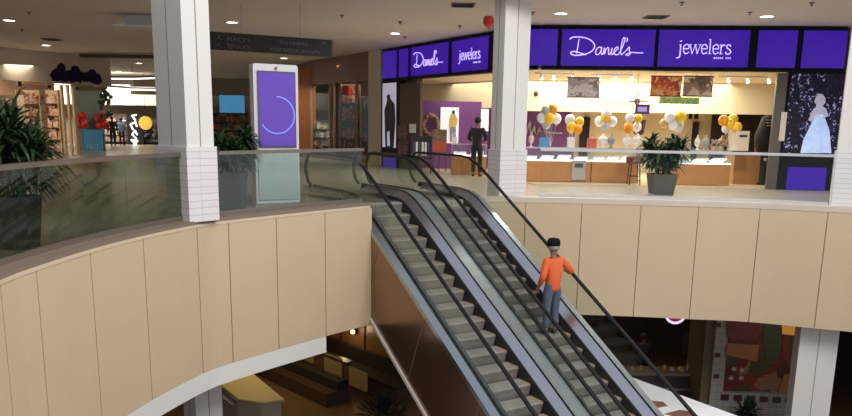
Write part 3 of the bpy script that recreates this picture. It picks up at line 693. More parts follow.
# stool by the planter
c = V((xat(637.5, 22.3), 22.35, 0)); t = thing('bar_stool', 'bar stool with dark red seat in front of the counter', 'stool', c)
MB().lathe([(.20, .60), (.25, .62), (.25, .78), (.20, .82)], c, 18).build('seat', mat('seat_dark_red', (.12, .012, .015), .4), t, smooth=False)
for sx, sy in ((-1, -1), (1, -1), (-1, 1), (1, 1)): MB().tube([c + V((sx * .11, sy * .11, .70)), c + V((sx * .15, sy * .15, 0))], .017, 8).build('leg', BLACK, t)
MB().lathe([(.135, .24), (.15, .24), (.15, .26), (.135, .26), (.135, .24)], c, 16, cap=False).build('foot_ring', BLACK, t)
# dark basket-shade floor lamp
c = V((xat(646, 23.1), 23.9, 0)); t = thing('floor_lamp', 'floor lamp with dark basket shade beside the planter', 'floor lamp', c)
MB().lathe([(.16, 0), (.16, .03), (.02, .05)], c, 16).build('base', BLACK, t); MB().tube([c + V((0, 0, .03)), c + V((0, 0, 1.40))], .02, 8).build('pole', BLACK, t)
MB().lathe([(.08, 1.38), (.15, 1.42), (.20, 1.80), (.20, 1.84)], c, 16).build('lamp_shade', mat('shade_brown', (.045, .03, .025), .6), t)
# dark display tower and the small red figure
c = V((xat(769.5, 23.0), 23.2, 0)); t = thing('display_tower', 'dark rounded display tower beside the metal door panel', 'display stand', c)
MB().lathe([(.22, 0), (.22, .04), (.16, .08), (.17, .85), (.30, 1.15), (.31, 1.45), (.22, 1.72), (.16, 1.95), (.05, 2.02)], c, 18).build('body', mat('tower_brown', (.012, .010, .009), .6, spec=.2), t, smooth=True)
m = MB()
for k, z in enumerate((1.88, 1.80, 1.72)): m.box((c.x - .02, c.y - .19 - k * .018, z), (.18 - .02 * k, .02, .025))
m.build('pale_lettering', mat('pale_label', (.6, .56, .5), .5), t)
m = MB().ball((c.x - .02, c.y - .17, .75), .05, 10).build('ornament', mat('bust_pink', (.75, .55, .55), .5), t)
c = on_counter(761, 23.4); t = thing('santa_figurine', 'small red and white figurine on the oak cash desk', 'figurine', V((c.x, c.y, .9)))
MB().lathe([(.11, .90), (.13, 1.05), (.09, 1.30), (.05, 1.36)], (c.x, c.y, 0), 14).build('red_coat', mat('santa_red', (.38, .02, .02), .6), t, smooth=True)
MB().ball((c.x, c.y, 1.42), .07, 12).build('head', mat('santa_pale', (.65, .5, .42), .6), t, smooth=True)
MB().lathe([(.075, 1.44), (.05, 1.52), (.01, 1.62)], (c.x, c.y, 0), 12).build('cap', mat('santa_red', (.38, .02, .02), .6), t)
# left part: wall pictures, wreath, easel, racks
def on_wall(px0, px1, py0, py1, Y, m, name, parent=None, th=.03):
    return wallpanel(name, px0, px1, py0, py1, Y, m, th) if parent is None else None
WY = 28.6
struct(wallpanel('wall_purple_left', 418.5, 489, 102, 190, 28.75, PURPLE, .1))
t = thing('lit_wall_poster', 'lit white poster of a person in a yellow top on the purple wall', 'poster', aty(449, 143, WY))
p, q = aty(440, 143, WY), aty(459, 107.5, WY)
MB().box(((p.x + q.x) / 2, WY, (p.z + q.z) / 2), (q.x - p.x, .05, q.z - p.z)).build('poster_sheet', mat('poster_lit', (.7, .7, .76), .5, emit=(.62, .62, .72), es=.7), t)
def flatY(Y, pts, m, name, parent, th=.01):
    P = [aty(x, y, Y) for x, y in pts]; return MB().extr([(q.x, q.z) for q in P], V((0, Y, 0)), V((1, 0, 0)), V((0, 0, 1)), th).build(name, m, parent)
flatY(28.55, [(449, 120), (451, 114), (455, 114), (458, 120), (456, 127), (449, 127)], mat('top_yellow', (.62, .50, .16), .6), 'yellow_top', t)
flatY(28.54, [(452.2, 114), (452, 110.5), (454.8, 110.5), (454.8, 114)], mat('dark_hair', (.05, .03, .03), .6), 'head', t)
flatY(28.55, [(449.5, 127), (456, 127), (455.5, 142), (453, 142), (452.6, 131), (452, 142), (449.8, 142)], mat('jeans_pale', (.25, .28, .38), .6), 'jeans', t)
tag(wallpanel('lit_wall_poster', 480.5, 489, 109, 131, WY, mat('poster_lit', (.7, .7, .76), .5), .05), 'pale poster half hidden behind the right column', 'poster')
t = thing('wreath', 'round dried flower wreath on the purple wall', 'wreath', aty(430, 134, WY))
c = aty(430.5, 125, WY - .12); m = MB()
for k in range(26):
    a = k * 2 * math.pi / 26; m.ball(c + V((.26 * math.cos(a), .02 * (k % 3), .34 * math.sin(a))), .075 + .02 * (k % 2), 8)
m.build('flowers', picture('wreath_flowers', [(.10, .05, .04), (.22, .06, .04), (.2, .16, .06), (.35, .22, .12), (.06, .05, .03)], 8), t)
MB().tube([c + V((.26 * math.cos(a), .03, .34 * math.sin(a))) for a in [k * math.pi / 10 for k in range(21)]], .03, 6).build('ring', DWOOD, t)
def easel(px0, px1, py0, py1, Y, m, label, red=None):
    p, q = aty(px0, py1, Y), aty(px1, py0, Y); cx = (p.x + q.x) / 2; w_ = q.x - p.x
    t = thing('easel_sign', label, 'easel sign', (cx, Y, 0))
    MB().box((cx, Y, (p.z + q.z) / 2), (w_, .03, q.z - p.z)).build('board', m, t)
    if red: MB().box((cx, Y - .03, p.z - .12), (w_ * .9, .04, .34)).build('lower_board', red, t)
    for sx in (-1, 1): MB().tube([(cx + sx * w_ * .2, Y + .02, q.z - .05), (cx + sx * w_ * .5, Y + .02, 0)], .014, 6).build('leg', BLACK, t)
    MB().tube([(cx, Y + .02, q.z - .08), (cx, Y + .45, 0)], .014, 6).build('leg', BLACK, t)
easel(432.5, 447, 129.5, 143, 26.6, picture('menu_dark', [(.10, .06, .03), (.16, .11, .05), (.08, .05, .03), (.2, .13, .08)], 6), 'easel with a brown board above a red board inside the angled store face', mat('board_red', (.42, .07, .04), .5))
MAG = picture('magazine_covers', [(.12, .03, .03), (.2, .05, .05), (.05, .04, .05), (.22, .18, .17), (.10, .03, .06)], 7)
for k, (px0, px1, py0, py1, lab) in enumerate(((399.5, 408.5, 125, 139, 'upper dark magazine panel beside the flyer'), (399.5, 409, 141, 155, 'lower dark magazine panel beside the flyer'))):
    tag(facade_box(FA, FB, px0, px1, py0, py1, .03, .04, MAG, 'magazine_board'), lab, 'magazine rack')
t = thing('magazine_rack', 'black rack of white and dark booklets at the threshold of the store', 'magazine rack', (xat(422, 26.0), 26.1, 0))
x0, x1 = xat(411, 26), xat(432, 26)
MB().box(((x0 + x1) / 2, 26.1, .5), (x1 - x0, .35, .08)).box((x0 + .02, 26.1, .6), (.04, .35, 1.2)).box((x1 - .02, 26.1, .6), (.04, .35, 1.2)).box(((x0 + x1) / 2, 26.25, .9), (x1 - x0, .03, .6)).build('rack_frame', BLACK, t)
for k in range(6):
    MB().box((x0 + .1 + k * (x1 - x0 - .2) / 5, 25.98, .80), (.065, .03, .44), 0, R(-8)).build('booklet', mat('booklet_white', (.6, .6, .6), .6) if k in (1, 3, 4) else mat('booklet_dark', (.06, .06, .08), .6), t)
counter(452, 487, 25.4, 'glass-topped jewelry counter inside the angled left face', .6)
giftbag(455, 25.6, .14, .2, mat('bag_white', (.8, .76, .72), .5), 'tiny white gift bag on the counter beside the man in black')
# ------------------------------------------------------------------ people
SKINM = mat('skin_brown', (.26, .13, .08), .55, var=.05)
def skin_mesh(name, chains, m, parent, sub=2, root=0):
    """chains: lists of (point, radius); points shared by rounding join up; one continuous skinned surface"""
    bm = bmesh.new(); sl = bm.verts.layers.skin.verify(); idx = {}
    inv = parent_world(parent).inverted()
    for ch in chains:
        prev = None
        for p, r in ch:
            key = tuple(round(c, 4) for c in p)
            if key not in idx:
                v = bm.verts.new(inv @ V(p)); v[sl].radius = (r, r) if not isinstance(r, tuple) else r; v[sl].use_root = (len(idx) == root); idx[key] = v
            v = idx[key]
            if prev is not None and prev is not v and not bm.edges.get((prev, v)): bm.edges.new((prev, v))
            prev = v
    me = bpy.data.meshes.new(name); bm.to_mesh(me); bm.free(); me.materials.append(m)
    o = bpy.data.objects.new(name, me); COL.objects.link(o); o.parent = parent
    sk = o.modifiers.new('skin', 'SKIN'); sk.use_smooth_shade = True; sk.use_x_symmetry = False
    sd = o.modifiers.new('sub', 'SUBSURF'); sd.levels = sub; sd.render_levels = sub
    return o
def person(base, face, label, cols, pose, hat=True, scale=1.0):
    base = V(base); Yd = V((face[0], face[1], 0)).normalized(); Xd = V((Yd.y, -Yd.x, 0))
    T = lambda p: base + (Xd * p[0] + Yd * p[1] + V((0, 0, p[2]))) * scale
    t = thing('person', label, 'person', base)
    P = dict(pelvis=(0, 0, .93), waist=(0, -.01, 1.06), chest=(0, 0, 1.27), neck0=(0, 0, 1.42), neck=(0, .005, 1.47), head0=(0, .02, 1.55), head=(0, .025, 1.63), crown=(0, .02, 1.69),
             sl=(-.17, 0, 1.385), el=(-.25, -.03, 1.10), wl=(-.25, .07, .86), sr=(.17, 0, 1.385), er=(.25, -.03, 1.10), wr=(.25, .07, .86),
             hl=(-.09, 0, .88), kl=(-.10, .02, .48), al=(-.10, 0, .09), tl=(-.12, .15, .04), hr=(.09, 0, .88), kr=(.10, .02, .48), ar=(.10, 0, .09), tr=(.12, .15, .04))
    P.update(pose); q = {k: T(v) for k, v in P.items()}
    s = scale
    ch = [[(q['pelvis'], .12 * s), (q['waist'], .11 * s), (q['chest'], .13 * s), (q['neck0'], .06 * s), (q['neck'], .05 * s), (q['head0'], .075 * s), (q['head'], .088 * s), (q['crown'], .065 * s)]]
    for a in 'lr':
        ch.append([(q['chest'], .13 * s), (q['s' + a], .06 * s), (q['e' + a], .043 * s), (q['w' + a], .028 * s)])
        ch.append([(q['pelvis'], .12 * s), (q['h' + a], .085 * s), (q['k' + a], .058 * s), (q['a' + a], .04 * s), (q['t' + a], .03 * s)])
        # hand: palm, four unequal fingers and a thumb
        wv, ev = q['w' + a], q['e' + a]; dirv = P.get('g' + a); d = (wv - ev).normalized() if dirv is None else (Xd * dirv[0] + Yd * dirv[1] + V((0, 0, dirv[2]))).normalized()
        side = d.cross(V((0, 0, 1)));
        if side.length < .3: side = Yd.copy() if a == 'l' else Yd.copy()
        side.normalize(); down = side.cross(d).normalized()
        if down.z > 0: down = -down
        palm = wv + d * .06 * s; ch.append([(wv, .028 * s), (palm, (.034 * s, .02 * s))])
        for k, ln in enumerate((.070, .080, .075, .058)):
            o = side * (k - 1.5) * .021 * s; r0 = palm + o + d * .02 * s
            ch.append([(palm, (.034 * s, .02 * s)), (r0, .0095 * s), (r0 + d * ln * .5 * s + down * .012 * s, .009 * s), (r0 + d * ln * .75 * s + down * .04 * s, .008 * s)])
        th = wv + d * .025 * s - side * .03 * s
        ch.append([(wv, .028 * s), (th, .012 * s), (th + d * .035 * s - side * .015 * s + down * .02 * s, .010 * s)])
    skin_mesh('body', ch, SKINM, t)
    # face
    hc = q['head']; m = MB()
    m.ball(hc + Yd * .105 * s + V((0, 0, -.01)), .016 * s, 8, (1, 1, 1.4)); m.ball(hc + Xd * .09 * s, .022 * s, 8, (.5, .8, 1.3)); m.ball(hc - Xd * .09 * s, .022 * s, 8, (.5, .8, 1.3))
    m.build('ears_and_nose', SKINM, t, smooth=True)
    m = MB(); [m.ball(hc + Yd * .086 * s + Xd * e * .033 * s + V((0, 0, .008)), .011 * s, 8) for e in (-1, 1)]; m.build('eye', mat('eye_dark', (.02, .015, .01), .3), t)
    MB().ball(hc + Yd * .084 * s + V((0, 0, -.055 * s)), .022 * s, 8, (1.1, .4, .35)).build('mouth', mat('lip', (.22, .08, .06), .5), t)
    # clothes
    top = [[(q['pelvis'] + V((0, 0, -.13 * s)), .150 * s), (q['pelvis'], .155 * s), (q['waist'], .145 * s), (q['chest'], .160 * s), (q['neck0'] - V((0, 0, .02 * s)), .075 * s)]]
    for a in 'lr':
        wv = q['e' + a].lerp(q['w' + a], .88)
        top.append([(q['chest'], .160 * s), (q['s' + a], .082 * s), (q['e' + a], .066 * s), (wv, .045 * s)])
    skin_mesh('sweater' if hat else 'jacket', top, cols[0], t)
    bot = [[(q['pelvis'] + V((0, 0, .10 * s)), .13 * s), (q['pelvis'] + V((0, 0, .02 * s)), .135 * s)]]
    for a in 'lr': bot.append([(q['pelvis'] + V((0, 0, .02 * s)), .135 * s), (q['h' + a] + V((0, 0, -.03 * s)), .105 * s), (q['k' + a], .076 * s), (q['a' + a] + V((0, 0, .03 * s)), .060 * s)])
    skin_mesh('jeans' if hat else 'trousers', bot, cols[1], t)
    for a in 'lr':
        an, to = q['a' + a], q['t' + a]
        skin_mesh('shoe', [[(an - (to - an) * .35 + V((0, 0, -.04 * s)), .042 * s), (an + V((0, 0, -.03 * s)), .05 * s), (to, .042 * s), (to + (to - an).normalized() * .04 * s, .03 * s)]], cols[2], t)
    if hat:
        c = q['head']
        m = MB().ball(c + V((0, 0, .0)) - Yd * .012, .106 * s, 16, (1, 1.05, 1)); m.v = [p if p[2] > c.z - .03 else (p[0], p[1], c.z - .03 - (c.z - .03 - p[2]) * .5) for p in m.v]
        m.build('hair', mat('grey_hair', (.28, .26, .24), .8), t, smooth=True)
        MB().lathe([(.116 * s, .03), (.122 * s, .06), (.118 * s, .12), (.09 * s, .155), (.03 * s, .17), (.005, .171)], c, 18).build('cap', mat('cap_black', (.010, .009, .009), .9, spec=.1), t, smooth=True)
    else:
        MB().ball(q['head'] + V((0, 0, .02)) - Yd * .012, .103 * s, 16, (1, 1.05, 1.05)).build('hair', mat('black_hair', (.012, .01, .01), .6), t, smooth=True)
    return t
pz = -.415 - SL * (8.65 * RUN)
sm = (8.65 - .5) * RUN
pb = E0 + ED * sm + EN * (1.1275 + .07) + V((0, 0, pz))
person(pb, (-ED.x, -ED.y), 'man in orange sweater, blue jeans and black cap riding the right escalator',
       [mat('sweater_orange', (.66, .12, .03), .8, var=.12, scale=9, bump=.3), mat('denim_blue', (.075, .10, .15), .8, var=.35, scale=7), mat('shoe_dark', (.03, .025, .02), .6)],
       dict(er=(.40, -.05, 1.16), wr=(.475, .16, 1.115), gr=(.3, .9, .25), el=(-.28, -.06, 1.11), wl=(-.24, .10, .90)))
mc = aty(477, 150, 24.4)
person((mc.x, 24.4, .012), (.25, .97), 'person in black clothes standing with back turned at the jewelry counter',
       [mat('jacket_black', (.012, .012, .015), .8), mat('trousers_black', (.015, .015, .018), .8), mat('shoe_dark', (.03, .025, .02), .6)],
       dict(er=(.27, .05, 1.12), wr=(.16, .26, 1.06), el=(-.27, .05, 1.12), wl=(-.2, .25, 1.05)), hat=False, scale=1.05)

# ------------------------------------------------------------------ potted plants
def plant(c, pw, ph, H, n, lw, label, spread=.75, zc=.55):
    t = thing('potted_plant', label, 'potted plant', c)
    MB().prism([(c[0] - pw * .42, c[1] - pw * .42), (c[0] + pw * .42, c[1] - pw * .42), (c[0] + pw * .42, c[1] + pw * .42), (c[0] - pw * .42, c[1] + pw * .42)], 0, .01)
    m = MB(); k = [(s1 * pw / 2, s2 * pw / 2) for s1, s2 in ((-1, -1), (1, -1), (1, 1), (-1, 1))]
    vs = [(c[0] + x * .78, c[1] + y * .78, 0) for x, y in k] + [(c[0] + x, c[1] + y, ph) for x, y in k] + [(c[0] + x * .9, c[1] + y * .9, ph) for x, y in k] + [(c[0] + x * .88, c[1] + y * .88, ph - .06) for x, y in k]
    fs = [(3, 2, 1, 0)]
    for a in range(3):
        for j in range(4): fs.append((a * 4 + j, a * 4 + (j + 1) % 4, a * 4 + 4 + (j + 1) % 4, a * 4 + 4 + j))
    m.add(vs, fs); m.build('planter', POT, t)
    MB().box((c[0], c[1], ph - .05), (pw * .85, pw * .85, .03)).build('soil', SOIL, t)
    rnd = random.Random(int(c[0] * 100)); stems = []
    ms = MB()
    for i in range(9):
        a = i * 1.047 + rnd.uniform(-.4, .4); b = V((c[0] + .12 * math.cos(a), c[1] + .12 * math.sin(a), ph - .04)); h = H * rnd.uniform(.45, .8)
        tp = V((c[0] + spread * .45 * math.cos(a), c[1] + spread * .35 * math.sin(a), ph + (H - ph) * rnd.uniform(.3, .75)))
        ms.tube([b, b.lerp(tp, .5) + V((0, 0, .05)), tp], .014, 6); stems.append((b, tp))
    ms.build('stem', mat('stem_brown', (.10, .07, .03), .7), t)
    ml = MB()
    for i in range(n):
        b, tp = rnd.choice(stems); f = rnd.uniform(.35, 1.0); p = b.lerp(tp, f)
        a = rnd.uniform(0, 6.28); el = rnd.uniform(-.2, 1.35); L = rnd.uniform(.35, .62) * (H - ph) / 1.25
        d = V((math.cos(a) * math.cos(el), math.sin(a) * math.cos(el), math.sin(el))); sd = V((-math.sin(a), math.cos(a), 0))
        pts = [p]; cur = d.copy()
        for k2 in range(4):
            pts.append(pts[-1] + cur * L / 4); cur = (cur + V((0, 0, -.28 - .1 * k2))).normalized()
        w_ = [lw * .4, lw, lw, lw * .6, .003]; vs = []
        for pp_, ww in zip(pts, w_): vs += [pp_ - sd * ww / 2, pp_ + sd * ww / 2]
        ml.add(vs, [(2 * j, 2 * j + 1, 2 * j + 3, 2 * j + 2) for j in range(4)])
    ml.build('foliage', LEAF, t)
    return t
g = atz(31, 249); plant((g.x - .22, g.y + .1, 0), .50, .66, 2.05, 1150, .052, 'big leafy palm in a grey planter left of the first white column', .75)
g = atz(235, 211); plant((g.x - .12, g.y + .28, 0), .52, .70, 1.66, 850, .07, 'leafy palm in a grey planter between the white column and the digital kiosk', .7)
g = atz(663, 194.5); plant((g.x, g.y + .2, 0), .62, .50, 1.66, 1000, .075, 'bushy palm in a square grey planter in front of the jewelry store', 1.0)

# ------------------------------------------------------------------ digital kiosk
KF = V((-3.50, 15.05, 0)); KT = V((-2.62, 15.55, 0))
kd = (KT - KF).normalized(); kn = V((kd.y, -kd.x, 0)); kz = V((0, 0, 1))
def kpt(px, py): p = hit(px, py, KF, KT); return (p - KF).dot(kd), p.z
t = thing('digital_kiosk', 'tall white digital kiosk with a purple screen', 'digital kiosk', KF + kd * .45)
u0, zt = kpt(253, 63); u1, _ = kpt(298, 63)
KW = mat('kiosk_white', (.66, .66, .68), .35)
MB().extr([(u0 + a, b) for a, b in rounded(u1 - u0, zt, .05)], KF - kn * .26, kd, kz, .24).build('cabinet', KW, t)
sb = kpt(256, 146)[1]
m = MB().extr([(u0 + .10, sb), (u1 - .08, sb), (u1 - .08, zt - .16), (u0 + .10, zt - .16)], KF - kn * .018, kd, kz, -.01)
m = MB(); m.extr([(u0 + .10, sb), (u1 - .08, sb), (u1 - .08, zt - .16), (u0 + .10, zt - .16)], KF - kn * .02, kd, kz, -.012)
def kbox(a0, a1, z0, z1, off, mm, name):  # thin plate in front of the cabinet face
    P = [KF + kd * a + kn * o + kz * z for o in (off, off + .01) for a, z in ((a0, z0), (a1, z0), (a1, z1), (a0, z1))]
    return MB().add(P, [(3, 2, 1, 0), (4, 5, 6, 7), (0, 1, 5, 4), (1, 2, 6, 5), (2, 3, 7, 6), (3, 0, 4, 7)]).build(name, mm, t)
KOFF = .0
kbox(u0 + .07, u1 - .06, sb - .03, zt - .13, KOFF - .004, mat('screen_bezel', (.10, .08, .12), .3), 'bezel')
scr = kbox(u0 + .09, u1 - .08, sb, zt - .16, KOFF + .001, mat('kiosk_screen', (.10, .05, .32), .2, emit=(.075, .04, .30), es=.6, var=.08, scale=1), 'screen')
c0 = V(((u0 + u1) / 2 + .0, zt - .95)); rr = .36
ring = [(c0.x + rr * math.cos(R(a)), c0.y + rr * math.sin(R(a))) for a in range(-150, 100, 10)]
m = MB(); P2 = KF + kn * (KOFF + .0115)
for i in range(len(ring) - 1):
    a, b = ring[i], ring[i + 1]; ia = (c0.x + (a[0] - c0.x) * .94, c0.y + (a[1] - c0.y) * .94); ib = (c0.x + (b[0] - c0.x) * .94, c0.y + (b[1] - c0.y) * .94)
    if max(a[0], b[0]) > u1 - .08: continue
    m.add([P2 + kd * w2[0] + kz * w2[1] for w2 in (a, b, ib, ia)], [(0, 1, 2, 3)])
m.build('ring_graphic', mat('screen_blue', (.2, .3, .9), .3, emit=(.14, .2, .7), es=.6), t)
kbox((u0 + u1) / 2 - .02, (u0 + u1) / 2 + .02, zt - .10, zt - .05, KOFF + .001, mat('santa_red', (.38, .02, .02), .6), 'red_mark')
kbox(u0 + .05, u1 - .04, .12, sb - .12, KOFF - .002, mat('kiosk_lower_panel', (.50, .56, .58), .25), 'lower_panel')
MB().add([KF + kd * a + kn * o + kz * z for z in (0, .05) for a, o in ((u0 - .04, .04), (u1 + .04, .04), (u1 + .04, -.32), (u0 - .04, -.32))], [(3, 2, 1, 0), (4, 5, 6, 7), (0, 1, 5, 4), (1, 2, 6, 5), (2, 3, 7, 6), (3, 0, 4, 7)]).build('base', STEEL, t)

# ------------------------------------------------------------------ hanging directory sign
HA, HB = V((-5.10, 19.0, 0)), V((-2.30, 18.6, 0))
t = thing('hanging_sign', 'long dark directional sign with grey lettering hanging from the ceiling', 'sign', (HA + HB) / 2 + V((0, 0, 3.2)))
def hsp(px, py): return hit(px, py, HA, HB)
a, d, n, L = fr(HA, HB)
tl, bl, trr, brr = [((hsp(*q) - a).dot(d), hsp(*q).z) for q in ((206, 31), (206, 49), (331.5, 40), (331.5, 57))]
m = MB(); P = [a + d * u + n * o + V((0, 0, z)) for o in (0, -.10) for u, z in (bl, brr, trr, tl)]
m.add(P, [(0, 1, 2, 3), (7, 6, 5, 4), (0, 4, 5, 1), (1, 5, 6, 2), (2, 6, 7, 3), (3, 7, 4, 0)]); m.build('sign_board', mat('sign_charcoal', (.045, .042, .042), .5), t)
MB().tube([a + d * (L * .25) - n * .05 + V((0, 0, 3.6)), a + d * (L * .25) - n * .05 + V((0, 0, 4.3))], .012, 6).build('hanger', STEEL, t)
MB().tube([a + d * (L * .75) - n * .05 + V((0, 0, 3.5)), a + d * (L * .75) - n * .05 + V((0, 0, 4.3))], .012, 6).build('hanger', STEEL, t)
def text(body, px, py, hpx, parent, A_, B_, m, off=.012, name='lettering', slant=0., width=None):
    """flat lettering on an upright plane, left end at the sighted point"""
    a, d, n, L = fr(A_, B_); p = hit(px, py, A_, B_); q = hit(px, py - hpx, A_, B_); h = (q.z - p.z)
    cu = bpy.data.curves.new(name, 'FONT'); cu.body = body; cu.size = h * 1.4; cu.extrude = .003
    o = bpy.data.objects.new(name, cu); COL.objects.link(o)
    dg = bpy.context.evaluated_depsgraph_get(); me = bpy.data.meshes.new_from_object(o.evaluated_get(dg)); bpy.data.objects.remove(o)
    wd = max(v.co.x for v in me.vertices) or 1
    sx = 1.0
    if width: e = hit(px + width, py, A_, B_); sx = (e - p).length / wd
    d2 = (d + V((0, 0, slant))).normalized()
    m4 = Matrix.Identity(4)
    for i in range(3): m4[i][0] = d2[i] * sx; m4[i][1] = (0, 0, 1)[i]; m4[i][2] = n[i]; m4[i][3] = (p + n * off)[i]
    me.transform(parent_world(parent).inverted() @ m4); me.materials.clear(); me.materials.append(m)
    o = bpy.data.objects.new(name, me); COL.objects.link(o); o.parent = parent; return o
GREYT = mat('grey_lettering', (.20, .19, .19), .5, var=.3)
sl_ = (trr[1] - tl[1]) / (trr[0] - tl[0])
text("MACY'S", 227, 41, 4.2, t, HA, HB, GREYT, slant=sl_, width=24)
text("TJMAXX", 227, 48, 4.2, t, HA, HB, GREYT, slant=sl_, width=24)
text("THE CINEMA", 279, 44, 3.4, t, HA, HB, GREYT, slant=sl_, width=29)
text("AND RESTAURANTS", 270, 50.5, 3.2, t, HA, HB, GREYT, slant=sl_, width=50)
for px, py, rot in ((219.5, 38, 0), (219.5, 45, 1), (324, 43.5, 0)):
    p = hit(px, py, HA, HB) + n * .014; z1 = V((0, 0, 1)); s_ = .055
    if rot: pts = [p + d * s_ + z1 * s_, p - d * s_, p + d * s_ - z1 * s_, p + d * s_ * .6 - z1 * s_, p - d * s_ * .3, p + d * s_ * .6 + z1 * s_]
    else: pts = [p - d * s_ - z1 * s_, p + z1 * s_, p + d * s_ - z1 * s_, p + d * s_ - z1 * s_ * .5, p + z1 * s_ * .4 * -1 + z1 * .03, p - d * s_ - z1 * s_ * .5]
    MB().add(pts + [x + n * .004 for x in pts], [(6, 7, 10, 11), (7, 8, 9, 10)]).build('arrow', GREYT, t)

# ------------------------------------------------------------------ red-brown wooden store beside the jewelry store
WA, WB_, WC = (-7.4, 42.0), (-5.35, 36.2), (-2.30, 31.05)
struct(MB().slab(WA, WB_, 3.2, 4.3, 0, .3).slab(WB_, WC, 3.25, 4.3, 0, .3).build('wall_wood_fascia', RWOOD))
struct(MB().slab((-6.0, 36.6), (-5.35, 36.3), 0, 4.0, 0, .35).build('wall_orange_pier', OWOOD))
struct(MB().slab((-7.6, 44), (-1.9, 36.5), 0, 4.3, 0, .2).build('wall_wood_store_back', mat('store_back_brown', (.09, .045, .03), .8)))
struct(MB().slab(WB_, WC, 0, .25, 0, .2).build('baseboard_wood', RWOOD))
t = thing('shop_window', 'wood-framed shop window of the red-brown store', 'shop window', hit(340, 150, WB_, WC))
a, d, n, L = fr(WB_, WC); m = MB()
MBG = MB().slab(WB_, WC, .25, 3.25, .05, .07).build('window_glass', SHOPGL, t)
for f in (0, .36, .43, .80, 1.0):
    p = a + d * (L * f); m.box((p.x, p.y, 1.75), (.09, .09, 3.0), math.atan2(d.y, d.x))
m.build('window_frame', mat('frame_taupe', (.24, .17, .12), .5), t)
area('wood_store_fill', (-2.9, 34.6, 3.9), (-3.0, 34.6, 0), 2.0, 300, (1, .85, .65))  # added fill that brightens the dim wooden store, no fitting of its own
REDM = picture('red_merchandise', [(.30, .02, .02), (.12, .03, .03), (.42, .05, .04), (.2, .12, .08), (.05, .02, .02), (.5, .35, .3)], 3.2)
def display(px0, px1, py0, py1, Y, m, label, name='display_rack', cat='display rack', shelves=4, back=DWOOD):
    p, q = aty(px0, py1, Y), aty(px1, py0, Y); x0, x1, z1 = p.x, q.x, q.z; cx = (x0 + x1) / 2
    t = thing(name, label, cat, (cx, Y, 0))
    mb = MB().box((cx, Y + .25, z1 / 2), (x1 - x0, .04, z1)).box((x0 + .02, Y, z1 / 2), (.04, .5, z1)).box((x1 - .02, Y, z1 / 2), (.04, .5, z1))
    for k in range(shelves): mb.box((cx, Y, .15 + k * (z1 - .2) / shelves), (x1 - x0, .5, .03))
    mb.build('rack_frame', back, t)
    mm = MB(); rnd = random.Random(int(px0 * 7 + py0)); hh = (z1 - .2) / shelves
    for k in range(shelves):
        x = x0 + .08
        while x < x1 - .12:
            w2 = rnd.uniform(.08, .22); h2 = hh * rnd.uniform(.5, .9)
            mm.box((x + w2 / 2, Y - .05 + rnd.uniform(-.05, .05), .165 + k * hh + h2 / 2), (w2 * .9, .22, h2)); x += w2
    g = mm.build('goods', m, t); g['kind'] = 'stuff'
    return t
display(341, 360, 84, 160, 34.3, REDM, 'red packed display behind the middle pane of the wooden store')
display(362, 377, 96, 160, 33.4, picture('dark_red_merch', [(.2, .02, .02), (.06, .02, .02), (.3, .04, .03), (.12, .05, .04), (.45, .4, .36)], 3), 'dark red packed display at the right end of the wooden store')
display(313, 333, 120, 160, 36.6, picture('white_merch', [(.5, .5, .45), (.2, .25, .2), (.4, .08, .06), (.12, .14, .11)], 3), 'pale packed display behind the left pane of the wooden store')
t = thing('hanging_banner', 'bright red banner hanging above the red display', 'banner', aty(346, 92, 33.6))
p, q = aty(342, 98, 33.6), aty(348.5, 86, 33.6); MB().box(((p.x + q.x) / 2, 33.6, (p.z + q.z) / 2), (q.x - p.x, .03, q.z - p.z)).build('banner_cloth', mat('banner_red', (.55, .03, .02), .6), t)
MB().tube([((p.x + q.x) / 2, 33.6, q.z), ((p.x + q.x) / 2, 33.6, 4.2)], .01, 5).build('hanging_wire', STEEL, t)

# ------------------------------------------------------------------ left store with purple lettering
LA, LB = (-16.95, 31.85), (-14.56, 36.7)
LA0 = (-19.5, 26.7)
BH = mat('bulkhead_cream', (.60, .55, .46), .7)
struct(MB().slab(LA0, LB, 3.05, 4.3, 0, .5).slab(LB, (-15.6, 38.4), 3.05, 4.3, 0, .5).build('wall_left_store_fascia', BH))
struct(MB().slab((-22.5, 28.5), (-18.0, 38.4), 0, 4.3, 0, .2).build('wall_left_store_back', mat('store_back_pink', (.55, .38, .30), .7)))
struct(MB().prism([(-19.9, 26.9), (-14.8, 36.7), (-17.3, 39.4), (-22.5, 28.5)], 3.6, 3.7).build('ceiling_left_store', CREAM))
area('left_store_light', (-18.8, 33.2, 3.55), (-18.6, 33.2, 0), 2.5, 420, (1, .82, .6), 5)
YW = mat('doorframe_cream', (.75, .60, .38), .5)
t = thing('doorway_frame', 'cream wooden doorway frame at the right end of the left store', 'door frame', hit(69, 150, LA, LB))
for px0, px1 in ((61.5, 65.5), (67.5, 72), (74, 77)):
    facade_box(LA, LB, px0, px1, 86, 166, -.02, .12, YW, 'post', t)
facade_box(LA, LB, 22, 77, 82.5, 86.5, -.02, .12, YW, 'lintel', t)
t = thing('shop_sign', 'dark purple cursive lettering on the cream fascia of the left store', 'sign', hit(74, 80, LA, LB))
a, d, n, L = fr(LA, LB); u0_, zz = upos(52, 80.5, LA, LB); u1_, _z = upos(98.5, 80.5, LA, LB); SP = mat('lettering_purple', (.06, .02, .16), .5)
sc = (u1_ - u0_) / 100
m = MB(); O_ = a + d * u0_ + V((0, 0, zz + .03)) + n * .03
